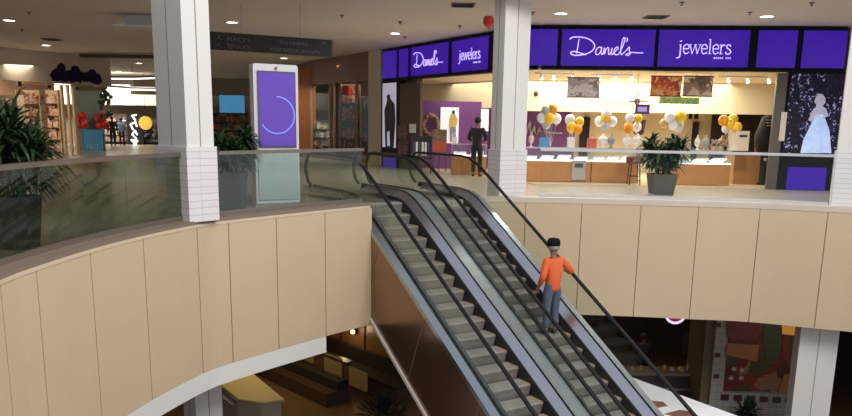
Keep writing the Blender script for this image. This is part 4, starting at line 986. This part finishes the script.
for P in ([(0, 8), (6, 20), (14, 22), (10, 6), (2, 4)], [(14, 8), (17, 34), (22, 36), (20, 8), (28, 4)], [(28, 6), (33, 20), (40, 18), (38, 4), (46, 6)], [(42, 10), (46, 34), (53, 30), (50, 12), (58, 4)], [(56, 8), (62, 20), (67, 8), (72, 20), (76, 6)], [(76, 8), (82, 26), (88, 27), (84, 8), (92, 4)], [(90, 6), (96, 18), (100, 8), (94, 2)]):
    stroke(m, [(x * sc, y * sc * .62) for x, y in curve(P)], .24, O_, d, V((0, 0, 1)), .05)
m.build('lettering', SP, t)
PINK = picture('pink_shelf_goods', [(.6, .3, .25), (.75, .6, .5), (.45, .12, .14), (.65, .45, .3), (.3, .12, .15), (.7, .65, .6)], 3.2)
display(-4, 20, 95, 160, 31.0, PINK, 'pink and cream goods rack at the far left of the left store', back=YW)
display(24, 42, 90, 160, 33.6, PINK, 'pink goods rack in the middle of the left store', back=YW, shelves=5)
display(43, 60, 90, 160, 35.4, PINK, 'pink goods rack nearest the cream doorway frame', back=YW, shelves=5)
for k in range(4):
    c = V((-17.6 + k * .62, 31.9 + k * 1.25, 2.95))
    t = thing('pendant_lamp', ['first small dark pendant lamp from the left under the left store fascia', 'second small dark pendant lamp from the left', 'third small dark pendant lamp from the left', 'fourth small dark pendant lamp, nearest the doorway frame'][k], 'pendant lamp', c, 'pendants under the left store fascia')
    MB().tube([c, (c.x, c.y, 3.6)], .012, 5).build('cord', BLACK, t); MB().lathe([(.10, -.10), (.08, .12), (.02, .16)], c, 10).build('lamp_shade', BLACK, t)
# shop front with teal glass, red balloons and blue poster
TA, TB = (-15.6, 38.4), (-14.3, 41.0)
TEAL = mat('teal_panel', (.16, .26, .24), .3)
t = thing('teal_shop_front', 'teal glazed shop front with a blue poster between two red balloon bunches', 'shop front', aty(92, 160, 39))
for nm, px0, px1, py0, py1, Y, mm in (('teal_panel', 77, 101, 84, 165, 39.6, TEAL), ('header', 76, 103, 76, 90, 39.4, mat('header_tan', (.22, .17, .12), .6))):
    p, q = aty(px0, py1, Y), aty(px1, py0, Y); MB().box(((p.x + q.x) / 2, Y, (max(p.z, 0) + q.z) / 2), (q.x - p.x, .12, q.z - max(p.z, 0))).build(nm, mm, t)
t2 = thing('poster', 'blue poster with pale lettering reading FREE', 'poster', aty(94, 155, 38.9))
p, q = aty(85, 156, 38.9), aty(102, 130, 38.9); MB().box(((p.x + q.x) / 2, 38.9, (p.z + q.z) / 2), (q.x - p.x, .04, q.z - p.z)).build('poster_sheet', mat('poster_blue', (.03, .16, .28), .4, emit=(.02, .12, .22), es=.35), t2)
text('FREE', 87, 150, 6.5, t2, (p.x, 38.9), (q.x, 38.9), mat('pale_blue_print', (.3, .5, .6), .5), off=.03, width=13)
for px, lab in ((80, 'left'), (101, 'right')):
    c = aty(px, 122, 38.7); t3 = thing('balloon_bunch', 'bunch of red balloons on the %s side of the blue poster' % lab, 'balloon', c)
    for k, (dx, dz) in enumerate(((-.12, .2), (.12, .3), (-.1, -.15), (.14, -.1))): MB().ball(c + V((dx, .05 * k, dz)), .19, 12, (1, 1, 1.1)).build('balloon_skin', BC['red'], t3, smooth=True)
    MB().tube([c - V((0, 0, .2)), (c.x, c.y, .05)], .008, 5).build('string', STR, t3)
for z_, k in ((.9, 0),):
    c = aty(104.5, 96, 38.5); t3 = thing('hanging_garland', 'dark green leafy garland hanging beside the teal shop front', 'garland', c); m = MB(); rnd = random.Random(3)
    for i in range(40): m.ball(c + V((rnd.uniform(-.25, .25), rnd.uniform(-.2, .2), rnd.uniform(-1.0, .7))), .12, 6)
    m.build('leaves', mat('garland_green', (.05, .11, .09), .6, var=.4), t3); MB().tube([c, (c.x, c.y, 4.3)], .01, 5).build('cord', BLACK, t3)

# ------------------------------------------------------------------ far corridor
struct(MB().box((-14, 58, 2.15), (40, .2, 4.3)).build('wall_far', mat('far_wall', (.30, .26, .21), .8)))
struct(MB().box((-21.5, 50.5, 3.05), (9.4, 1.0, 1.25)).build('wall_far_bulkhead', mat('far_white', (.66, .66, .60), .7)))
struct(MB().box((-21.5, 52, 1.2), (9.4, .2, 2.5)).build('wall_far_shop_back', mat('far_shop_back', (.32, .25, .2), .8)))
area('far_shop_light', (-21.5, 47.5, 4.1), (-21.5, 50.6, 1.2), 8, 800, (1, .92, .8), 1.5)
CV = mat('cove_light', (1, .95, .9), .5, emit=(1, .93, .85), es=1.6)
for (x0, x1, y0, y1, lab) in ((103, 166, 78.5, 77.5, 'upper'), (100, 166, 87, 90, 'lower')):
    Y = 46 if lab == 'upper' else 40
    a1, b1 = aty(x0, y0, Y), aty(x1, y1, Y + .0)
    t = thing('linear_light', '%s long glowing light strip across the far corridor ceiling' % lab, 'ceiling light', (a1 + b1) / 2)
    m = MB(); m.tube([a1, (a1 + b1) / 2 + V((0, -.2, -.05)), b1], .055, 6); m.build('light_strip', CV, t)
    m = MB(); m.tube([a1 + V((0, 0, .07)), (a1 + b1) / 2 + V((0, -.2, .02)), b1 + V((0, 0, .07))], .06, 6); m.build('housing', mat('housing_grey', (.3, .28, .26), .6), t)
    m = MB()
    for f in (.1, .5, .9): pp_ = a1.lerp(b1, f); m.tube([pp_ + V((0, 0, .1)), (pp_.x, pp_.y, 4.295)], .015, 5)
    m.build('suspension_rod', STEEL, t)
MIX = picture('far_goods', [(.5, .4, .32), (.08, .07, .08), (.45, .06, .06), (.6, .55, .5), (.1, .15, .25), (.3, .2, .15)], 2.0, .15)
display(106, 128, 114, 160, 50.2, MIX, 'distant bright merchandise wall left of the vertical lettering')
display(143, 160, 122, 160, 50.2, picture('dark_goods', [(.04, .04, .04), (.5, .5, .5), (.03, .03, .03), (.1, .1, .1)], 2.0, .1), 'distant dark merchandise wall right of the vertical lettering')
t = thing('vertical_sign', 'black panel with white slanted lettering in the distant store', 'sign', aty(137, 150, 49.6))
p, q = aty(129, 155, 49.6), aty(142, 115, 49.6); MB().box(((p.x + q.x) / 2, 49.65, (p.z + q.z) / 2), (q.x - p.x, .06, q.z - p.z)).build('sign_board', BLACK, t)
m = MB(); base_ = aty(132, 147, 49.55); um = 49.6 / F_PX
WL = mat('glow_white', (.9, .9, .9), .5, emit=(.9, .9, .9), es=.8)
for P in ([(0, 0), (6, 6), (0, 7), (5, 1)], [(5, 8), (1, 12), (4, 16), (6, 12)], [(2, 17), (0, 22), (5, 24), (6, 20)], [(5, 26), (2, 30), (6, 31)]): stroke(m, [(x * um, y * um) for x, y in P], 1.5 * um, base_, V((1, 0, 0)), V((0, 0, 1)), .03)
m.build('lettering', WL, t)
t = thing('yellow_sign', 'round golden sign in the distant store', 'sign', aty(145.5, 132, 49.4)); c = aty(145.5, 123, 49.4)
MB().tube([c + V((0, .04, 0)), c - V((0, .04, 0))], .42, 18).build('disc', mat('gold_disc', (.6, .38, .06), .5, emit=(.5, .3, .04), es=.25), t); MB().tube([c + V((0, .05, .3)), (c.x, c.y + .05, 4.3)], .015, 5).build('hanger', BLACK, t)
def shape_person(px, Y, zb, h, label, m, face=(0, 1)):
    c = V((aty(px, 130, Y).x, Y, zb)); return person(c, face, label, [m, mat('trousers_dark', (.03, .03, .05), .8), mat('shoe_dark', (.03, .025, .02), .6)], {}, hat=False, scale=h / 1.73)
shape_person(112.5, 46.5, 0, 1.72, 'distant shopper in dark clothes left of the bright merchandise wall', mat('coat_dark', (.03, .03, .03), .8), (.3, -1))
shape_person(121.5, 47.2, 0, 1.65, 'distant shopper in a pale blue top before the bright merchandise wall', mat('top_pale_blue', (.25, .32, .45), .8), (-.2, 1))
# seen between the column and the kiosk
t = thing('blue_banner', 'blue lit panel beyond the corridor right of the white column', 'panel', aty(232, 114, 45)); p, q = aty(220, 113, 45), aty(244, 95.5, 45)
MB().box(((p.x + q.x) / 2, 45, (p.z + q.z) / 2), (q.x - p.x, .1, q.z - p.z)).build('panel_face', mat('panel_blue', (.08, .28, .50), .5, emit=(.06, .24, .45), es=.7), t)
MB().box(((p.x + q.x) / 2, 45.1, (p.z) / 2), (.08, .08, p.z)).build('support_post', BLACK, t)
display(215, 247, 113, 160, 44, picture('corridor_goods', [(.10, .07, .05), (.35, .08, .04), (.18, .12, .08), (.3, .22, .12), (.06, .05, .05)], 2.2), 'red and brown goods racks under the blue lit panel')
struct(MB().box((-12.2, 34, 4.18), (5.0, .3, .14)).build('trim_9', DWOOD))
struct(MB().box((-13.0, 47, 3.5), (9.0, .3, 1.0)).build('wall_corridor_bulkhead', mat('corridor_tan', (.28, .22, .15), .8)))

# ------------------------------------------------------------------ ceiling fittings
DL = mat('downlight_glow', (1, .95, .88), .5, emit=(1, .95, .86), es=9)
def downlight(px, py, label, pw=70, Z=4.3):
    c = atz(px, py, Z); t = thing('ceiling_light', label, 'ceiling light', c - V((0, 0, .03)), 'round ceiling downlights')
    MB().lathe([(.19, -.02), (.19, .0), (.15, .0), (.15, -.02), (.19, -.02)], c, 20, cap=False).build('trim_ring', WHITE, t)
    MB().lathe([(.145, -.012), (.145, -.005)], c, 20).build('diffuser', DL, t)
    if pw:
        l = bpy.data.lights.new('downlight_lamp', 'SPOT'); l.energy = pw; l.color = (1, .93, .84); l.spot_size = R(125); l.spot_blend = .8; l.shadow_soft_size = .15
        o = bpy.data.objects.new('downlight_lamp', l); COL.objects.link(o); o.location = c - V((0, 0, .08))
for px, py, lab, pw in ((9, 20, 'downlight at the far left edge of the ceiling', 230), (46, 45, 'downlight above the left store lettering', 260), (232, 22, 'downlight above the hanging directional sign', 200),
                        (284, 58, 'small far downlight just above the kiosk', 280), (395, 33, 'downlight above the angled left face of the jewelry store', 440), (561, 13, 'downlight above the script sign of the store front', 620),
                        (767, 16, 'downlight above the right end of the store front', 620), (139, 63, 'far downlight left of the first white column', 240), (118, 71, 'farthest downlight over the corridor', 240)):
    downlight(px, py, lab, pw)
for px, py, lab in ((400, 21.5, 'left of the angled store face'), (460, 25.5, 'over the angled store face'), (405, 36.5, 'nearest the angled sign band'), (29, 12, 'at the far left ceiling'), (22, 29, 'left of the left store lettering'), (342, 15, 'above the directional sign'), (682, 2, 'at the top edge above the store front'), (812, 2.5, 'near the far right column'), (750, 12, 'left of the right downlight'), (533, 12, 'beside the right column')):
    c = atz(px, py, 4.3); t = thing('sprinkler', 'small dark sprinkler head ' + lab, 'sprinkler', c - V((0, 0, .07)))
    MB().lathe([(.055, -.02), (.055, 0)], c, 12).build('escutcheon', mat('sprinkler_grey', (.12, .10, .09), .5), t); MB().lathe([(.03, -.07), (.035, -.06), (.012, -.05), (.012, -.02)], c, 10).build('deflector', mat('sprinkler_grey', (.12, .10, .09), .5), t)
for px, py, lab in ((463, 4.5, 'dark ceiling vent left of the right column'), (656, 16.5, 'dark ceiling vent above the gap between the two sign words'), (52, 39, 'dark ceiling vent above the left store')):
    c = atz(px, py, 4.3); t = thing('ceiling_vent', lab, 'vent', c - V((0, 0, .03)))
    MB().box(c - V((0, 0, .012)), (.55, .55, .02)).build('vent_frame', mat('vent_taupe', (.20, .17, .14), .6), t)
    for k in range(4): MB().box(c + V((0, -.18 + .12 * k, -.03)), (.46, .05, .012), 0, R(25)).build('slat', mat('vent_dark', (.07, .06, .05), .6), t)
# white recessed fitting near the first column
c = atz(147, 16, 4.3); t = thing('air_diffuser', 'white box fitting on the ceiling beside the first white column', 'ceiling fitting', c - V((0, 0, .25)))
MB().box((c.x + .1, c.y, c.z - .14), (1.2, .5, .26)).build('box_body', WHITE, t); MB().box((c.x + .05, c.y - .3, c.z - .30), (1.45, .7, .04)).build('lower_flange', WHITE, t)

# ------------------------------------------------------------------ lower floor, under the left balcony
YC = mat('counter_cream', (.55, .46, .22), .35, var=.06)
def lz(px, py, z): return atz(px, py, z)
t = thing('serving_counter', 'long rounded cream counter on the lower floor under the left balcony', 'counter', (-4.6, 18.5, -6))
cz = -5.0
c1, c2, c3, c4 = lz(285, 399, cz), lz(238, 399, cz), lz(180, 350, cz), lz(228, 352, cz)
top = [tuple(c1)[:2], ((c1.x + c2.x) / 2 + .1, c1.y - .25), tuple(c2)[:2], tuple(c3)[:2], tuple(c4)[:2]]
MB().prism(top, cz - .08, cz).build('counter_top', YC, t, bevel=.03)
cc_ = V((sum(p[0] for p in top) / 5, sum(p[1] for p in top) / 5)); ins = [((p[0] - cc_.x) * .93 + cc_.x, (p[1] - cc_.y) * .98 + cc_.y) for p in top]
MB().prism(ins, -6, cz - .08).build('counter_front', mat('counter_panel', (.42, .38, .30), .5), t)
mr = MB(); aa, bb = lz(238, 399, cz), lz(196, 366, cz); mr.tube([aa + V((-.12, 0, -.15)), bb + V((-.12, 0, -.15))], .03, 8); mr.build('tray_rail', STEEL, t)
# dark wood booth wall with pale panels, right of the counter
BA, BBp = (-6.6, 27.6), (-.2, 20.7)
struct(MB().slab(BA, BBp, -6, -2.26, 0, .2).build('wall_lower_wood', mat('lower_panel_wood', (.17, .085, .03), .35, var=.12, scale=2)))
a, d, n, L = fr(BA, BBp)
m = MB()
for k in range(9): p = a + d * (L * k / 8) + n * .02; m.box((p.x, p.y, -4.13), (.05, .04, 3.74), math.atan2(d.y, d.x))
struct(m.build('trim_10', DWOOD))
t = thing('booth_bench', 'long dark upholstered bench along the wooden wall of the lower floor', 'bench', (a + d * L * .5 + n * .5).to_3d() + V((0, 0, -6)))
BA2 = (BA[0] + d.x * 2.6, BA[1] + d.y * 2.6)
MB().slab(BA2, BBp, -6, -5.55, -.75, -.1).build('bench_base', DWOOD, t); MB().slab(BA2, BBp, -5.55, -5.43, -.78, -.08).build('seat_cushion', mat('bench_dark', (.025, .018, .014), .5), t)
MB().slab(BA2, BBp, -5.43, -5.0, -.2, -.05).build('backrest', mat('bench_dark', (.025, .018, .014), .5), t)
na = n * 1.5
PY = mat('panel_pale_yellow', (.30, .22, .085), .4)
PA_, PB_ = (BA2[0] + na.x, BA2[1] + na.y), (BBp[0] + na.x - d.x * 1.2, BBp[1] + na.y - d.y * 1.2)
ztop = hit(345, 361, PA_, PB_).z
t = thing('low_partition', 'low dark wooden partition with pale yellow panels in front of the booth bench', 'partition', hit(335, 380, PA_, PB_))
MB().slab(PA_, PB_, -6, ztop - .06, 0, .12).build('partition_wall', mat('partition_brown', (.10, .05, .02), .4), t)
MB().slab(PA_, PB_, ztop - .06, ztop, -.06, .18).build('cap_rail', mat('ledge_black', (.03, .024, .02), .3), t)
for px0, px1, py0, py1 in ((302, 315, 340, 364), (325, 343, 352, 378), (350, 368, 366, 392)):
    facade_box(PA_, PB_, px0, px1, py0, py1, .01, .03, PY, 'pale_panel', t)
t = thing('tiered_ledge', 'dark two-step ledge along the foot of the low partition', 'ledge', hit(335, 395, PA_, PB_))
MB().slab(PA_, PB_, -6, -5.62, -.75, -.02).build('lower_tier', DWOOD, t); MB().slab(PA_, PB_, -5.62, -5.35, -.38, -.02).build('upper_tier', mat('bench_dark', (.025, .018, .014), .5), t)
p = hit(357, 331, BA, BBp); t = thing('wall_lamp', 'small glowing lamp on the lower wooden wall near the balcony corner', 'wall lamp', p + n * .1)
MB().box(p + n * .06, (.08, .1, .16), math.atan2(d.y, d.x)).build('bracket', BLACK, t); MB().ball(p + n * .16, .07, 12).build('lamp_glass', mat('warm_glow', (1, .8, .4), .5, emit=(1, .72, .30), es=2.5), t)
l = bpy.data.lights.new('wall_lamp_light', 'POINT'); l.energy = 8; l.color = (1, .72, .38); l.shadow_soft_size = .1
o = bpy.data.objects.new('wall_lamp_light', l); COL.objects.link(o); o.location = p + n * .45
struct(MB().box((-.35, 21.2, -4.13), (.5, .5, 3.74)).build('trim_11', mat('pier_grey', (.30, .28, .25), .6)))
g = V((-1.25, 19.9, -6)); 
def shrub(c, H, label, r=.5):
    t = thing('potted_plant', label, 'potted plant', c); c = V(c)
    MB().lathe([(.20, 0), (.27, .42), (.29, .45), (.25, .45), (.24, .40)], c, 14).build('planter', mat('pot_black', (.03, .03, .03), .5), t)
    ml = MB(); rnd = random.Random(int(abs(c.x) * 50))
    for i in range(150):
        a_ = rnd.uniform(0, 6.28); el = rnd.uniform(.1, 1.4); L_ = rnd.uniform(.4, 1) * (H - .45); d_ = V((math.cos(a_) * math.cos(el) * r / H * 1.6, math.sin(a_) * math.cos(el) * r / H * 1.6, math.sin(el)))
        p0_ = c + V((0, 0, .42)) + d_ * L_ * .45; p1 = c + V((0, 0, .42)) + d_ * L_; sd = V((-math.sin(a_), math.cos(a_), 0)) * .035
        ml.add([p0_, p0_.lerp(p1, .5) + sd, p1 + V((0, 0, -.05)), p0_.lerp(p1, .5) - sd], [(0, 1, 2, 3)])
    ml.build('foliage', mat('leaf_dark', (.012, .03, .015), .5, var=.4), t)
shrub((-.95, 18.0, -6), 1.4, 'dark potted plant on the lower floor beside the escalator truss', .8)
area('lower_left_light', (-4.5, 20.5, -2.75), (-4.5, 20.5, -6), 2.4, 60, (1, .74, .40), 4)

# ------------------------------------------------------------------ lower floor, under the right balcony
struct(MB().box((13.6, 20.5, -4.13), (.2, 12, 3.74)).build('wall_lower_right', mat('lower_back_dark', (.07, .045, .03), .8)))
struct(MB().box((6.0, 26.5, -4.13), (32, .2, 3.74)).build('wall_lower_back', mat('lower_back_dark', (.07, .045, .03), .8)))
LWY = 19.5
TW = tiles('lower_white_tile', (.30, .29, .26), (.18, .17, .15), .2, .2, .35, .008, wall=True)
x7, x8 = aty(715, 350, LWY).x, aty(812, 350, LWY).x
struct(MB().box(((x7 + x8 + .35) / 2, LWY + .2, -4.13), (x8 + .35 - x7, .3, 3.74)).build('wall_lower_tiled', TW))
x5 = aty(690, 350, 20.6).x
struct(MB().box((x5 + .55, 20.3, -4.13), (1.0, 1.2, 3.74)).build('wall_lower_pier', mat('pier_olive', (.13, .10, .06), .6)))
POSTER = picture('food_collage', [(.13, .012, .01), (.17, .025, .012), (.07, .01, .008), (.05, .04, .015), (.13, .012, .01), (.10, .012, .012), (.22, .10, .05), (.15, .02, .012)], 1.6, 0)
t = thing('food_poster', 'large dark red food collage poster on the tiled wall downstairs', 'poster', aty(767, 400, LWY))
p, q = aty(724, 391, LWY), aty(808, 300, LWY); W0, W1, Z0, Z1 = p.x, q.x, p.z, -2.9
MB().box(((W0 + W1) / 2, LWY + .03, (Z0 + Z1) / 2), (W1 - W0, .04, Z1 - Z0)).build('poster_sheet', POSTER, t)
def pp2(name, pts, m, off=.0): return flatY(LWY + .005 - off, pts, m, name, t, .008)
ORF = mat('food_orange', (.30, .12, .045), .5, var=.2); RDF = mat('food_red', (.14, .012, .012), .4); GRF = mat('food_green', (.035, .055, .018), .5, var=.7, scale=12); WHF = mat('food_white', (.36, .31, .26), .5); PKF = mat('food_pink', (.13, .025, .03), .5, var=.6, scale=6)
pp2('bread_picture', [(727, 343), (759, 345), (757, 362), (726, 355)], ORF, .004)
pp2('tomato_picture', [(727, 320), (752, 320), (760, 330), (756, 340), (738, 342), (728, 338)], PKF, .004)
pp2('salad_picture', [(764, 322), (780, 322), (782, 345), (776, 362), (766, 360), (762, 340)], GRF, .004)
pp2('red_plate_picture', [(783, 336), (806, 337), (803, 370), (790, 372), (782, 355)], RDF, .002)
pp2('herb_picture', [(790, 338), (802, 338), (802, 356), (792, 358)], GRF, .012)
pp2('orange_block_picture', [(782, 320), (810, 322), (808, 337), (782, 334)], mat('food_amber', (.62, .28, .04), .4, emit=(.5, .22, .03), es=.35), .014)
pp2('lower_orange_picture', [(784, 374), (805, 374), (801, 394), (778, 392)], ORF, .012)
for fx, fy in ((734, 369), (741, 378), (731, 378), (742, 370)):
    pp2('blossom_picture', [(fx + (3.4 if k % 2 else 1.5) * math.cos(R(36 * k)), fy + (3.0 if k % 2 else 1.3) * math.sin(R(36 * k))) for k in range(10)], WHF, .006)
for k in range(7):
    px = 721 + k * 13
    tag(flatY(LWY + .03, [(px, 394 + k * .7), (px + 8, 394.5 + k * .7), (px + 7.5, 400 + k * .7), (px - .5, 399.5 + k * .7)], mat('accent_dark_red', (.06, .02, .018), .3), 'accent_tile', None, .02), ['first', 'second', 'third', 'fourth', 'fifth', 'sixth', 'seventh'][k] + ' dark accent tile from the left in the row under the food poster', 'tile', 'accent tiles under the food poster')
for k, py in enumerate((323, 353, 374)):
    tag(flatY(LWY + .03, [(713.5 + 3 - k * 1.2, py), (721 - k, py), (720.5 - k, py + 4), (713 + 3 - k * 1.2, py + 4)], mat('accent_dark_red', (.06, .02, .018), .3), 'accent_tile', None, .02), 'dark red accent tile %s left of the food poster' % ['topmost', 'middle', 'lowest'][k], 'tile', None)
c = aty(745, 416, 18.9); shrub((c.x, 18.8, -6), 1.15, 'small potted plant under the food poster')
# round neon sign
c = aty(675.5, 313.5, 19.6); t = thing('round_sign', 'round purple and white neon sign with red centre downstairs', 'sign', c - V((0, 0, .3)))
MB().tube([c + V((0, .06, 0)), c], .24, 24).build('disc', mat('neon_red', (.2, .01, .04), .4, emit=(.22, .01, .05), es=.7), t)
ringp = [c + V((.25 * math.cos(a_), -.02, .25 * math.sin(a_))) for a_ in [2 * math.pi * k / 24 for k in range(25)]]
MB().tube(ringp, .032, 6, cap=False).build('neon_ring', mat('neon_lilac', (.7, .6, 1), .4, emit=(.72, .60, 1.0), es=1.2), t)
MB().tube([c + V((0, .04, .2)), (c.x, c.y + .04, -2.26)], .02, 6).build('hanger', BLACK, t)
# bar counter with goods and a dark person
bx0, bx1 = aty(596, 380, 20.6).x, aty(692, 380, 20.6).x; bz = aty(650, 373, 20.6).z
t = thing('bar_counter', 'dark bar counter in the shop downstairs', 'counter', ((bx0 + bx1) / 2, 20.9, -6))
MB().box(((bx0 + bx1) / 2, 20.9, (bz - 6) / 2), (bx1 - bx0, .6, bz + 6 - .06)).build('counter_front', mat('bar_dark', (.035, .025, .02), .4), t)
MB().box(((bx0 + bx1) / 2, 20.9, bz - .03), (bx1 - bx0 + .1, .7, .06)).build('counter_top', mat('bar_top', (.25, .19, .12), .4), t)
m = MB()
m.box(((bx0 + bx1) / 2, 20.57, bz - .45), (bx1 - bx0, .05, .03)); m.build('shelf_edge', STEEL, t)
WGL = mat('goods_warm', (.55, .40, .2), .4, var=.4); WHG = mat('goods_pale', (.5, .5, .48), .4)
for k, (px, h_, r_) in enumerate(((632, .10, .06), (641, .14, .05), (655, .08, .09), (664, .16, .05), (672, .10, .07), (681, .12, .10), (688, .2, .05), (613, .12, .06), (622, .09, .07))):
    x = aty(px, 372, 20.8).x; z = bz
    tag(MB().lathe([(r_ * .8, 0), (r_, h_ * .5), (r_ * .7, h_), (r_ * .3, h_ * 1.15)], (x, 20.8, z), 12).build('jar', WGL if k % 2 else WHG, smooth=True),
        '%s %s jar from the escalator on the downstairs bar counter' % (['third', 'fourth', 'fifth', 'sixth', 'seventh', 'eighth', 'ninth', 'first', 'second'][k], 'amber' if k % 2 else 'pale'), 'jar', 'jars on the downstairs bar counter')
pc = aty(641, 380, 21.9); person((pc.x, 21.9, -6), (-.2, -1), 'dim figure in dark clothes behind the downstairs bar counter', [mat('coat_dark', (.03, .03, .03), .8), mat('trousers_dark', (.03, .03, .05), .8), mat('shoe_dark', (.03, .025, .02), .6)], dict(), hat=False, scale=1.0)
tag(wallpanel('wall_notice', 682, 691, 332, 354, 24.0, mat('notice_dim', (.12, .09, .09), .7)), 'dim notice board on the back of the downstairs shop', 'notice')
area('lower_shop_light', (5.0, 22.5, -2.8), (5, 22.5, -6), 4, 22, (1, .75, .5), 2)
area('lower_wall_light', (9.3, 18.3, -2.75), (9.3, 19.3, -5), 2.5, 8, (1, .88, .75), .6)
# white kiosk roof with a reddish print
zr = -3.9
r1, r2, r3 = lz(612, 370, zr), lz(760, 424, zr), lz(560, 440, zr)
r4 = r3 + (r2 - r1)
t = thing('kiosk_roof', 'white flat kiosk canopy with a reddish print beside the escalator', 'canopy', (r1 + r4) / 2 + V((0, 0, -2.1)))
RW = mat('canopy_white', (.82, .84, .88), .5)
MB().prism([tuple(p)[:2] for p in (r1, r2, r4, r3)], zr - .12, zr).build('canopy_top', RW, t)
for p in (r1, r2, r4, r3):
    pc_ = ((r1 + r4) / 2).lerp(p, .88); MB().tube([(pc_.x, pc_.y, -6), (pc_.x, pc_.y, zr - .1)], .05, 8).build('post', STEEL, t)
PR = mat('print_brown_red', (.22, .08, .06), .5, var=.5, scale=14)
for pts in ([(640, 403), (652, 401), (663, 402), (668, 406), (657, 408), (650, 411), (640, 408)], [(664, 414), (680, 410), (692, 412), (700, 417), (676, 417)]):
    P = [lz(x, y, zr) for x, y in pts]; MB().prism([tuple(p)[:2] for p in P], zr + .001, zr + .006).build('printed_picture', PR, t)
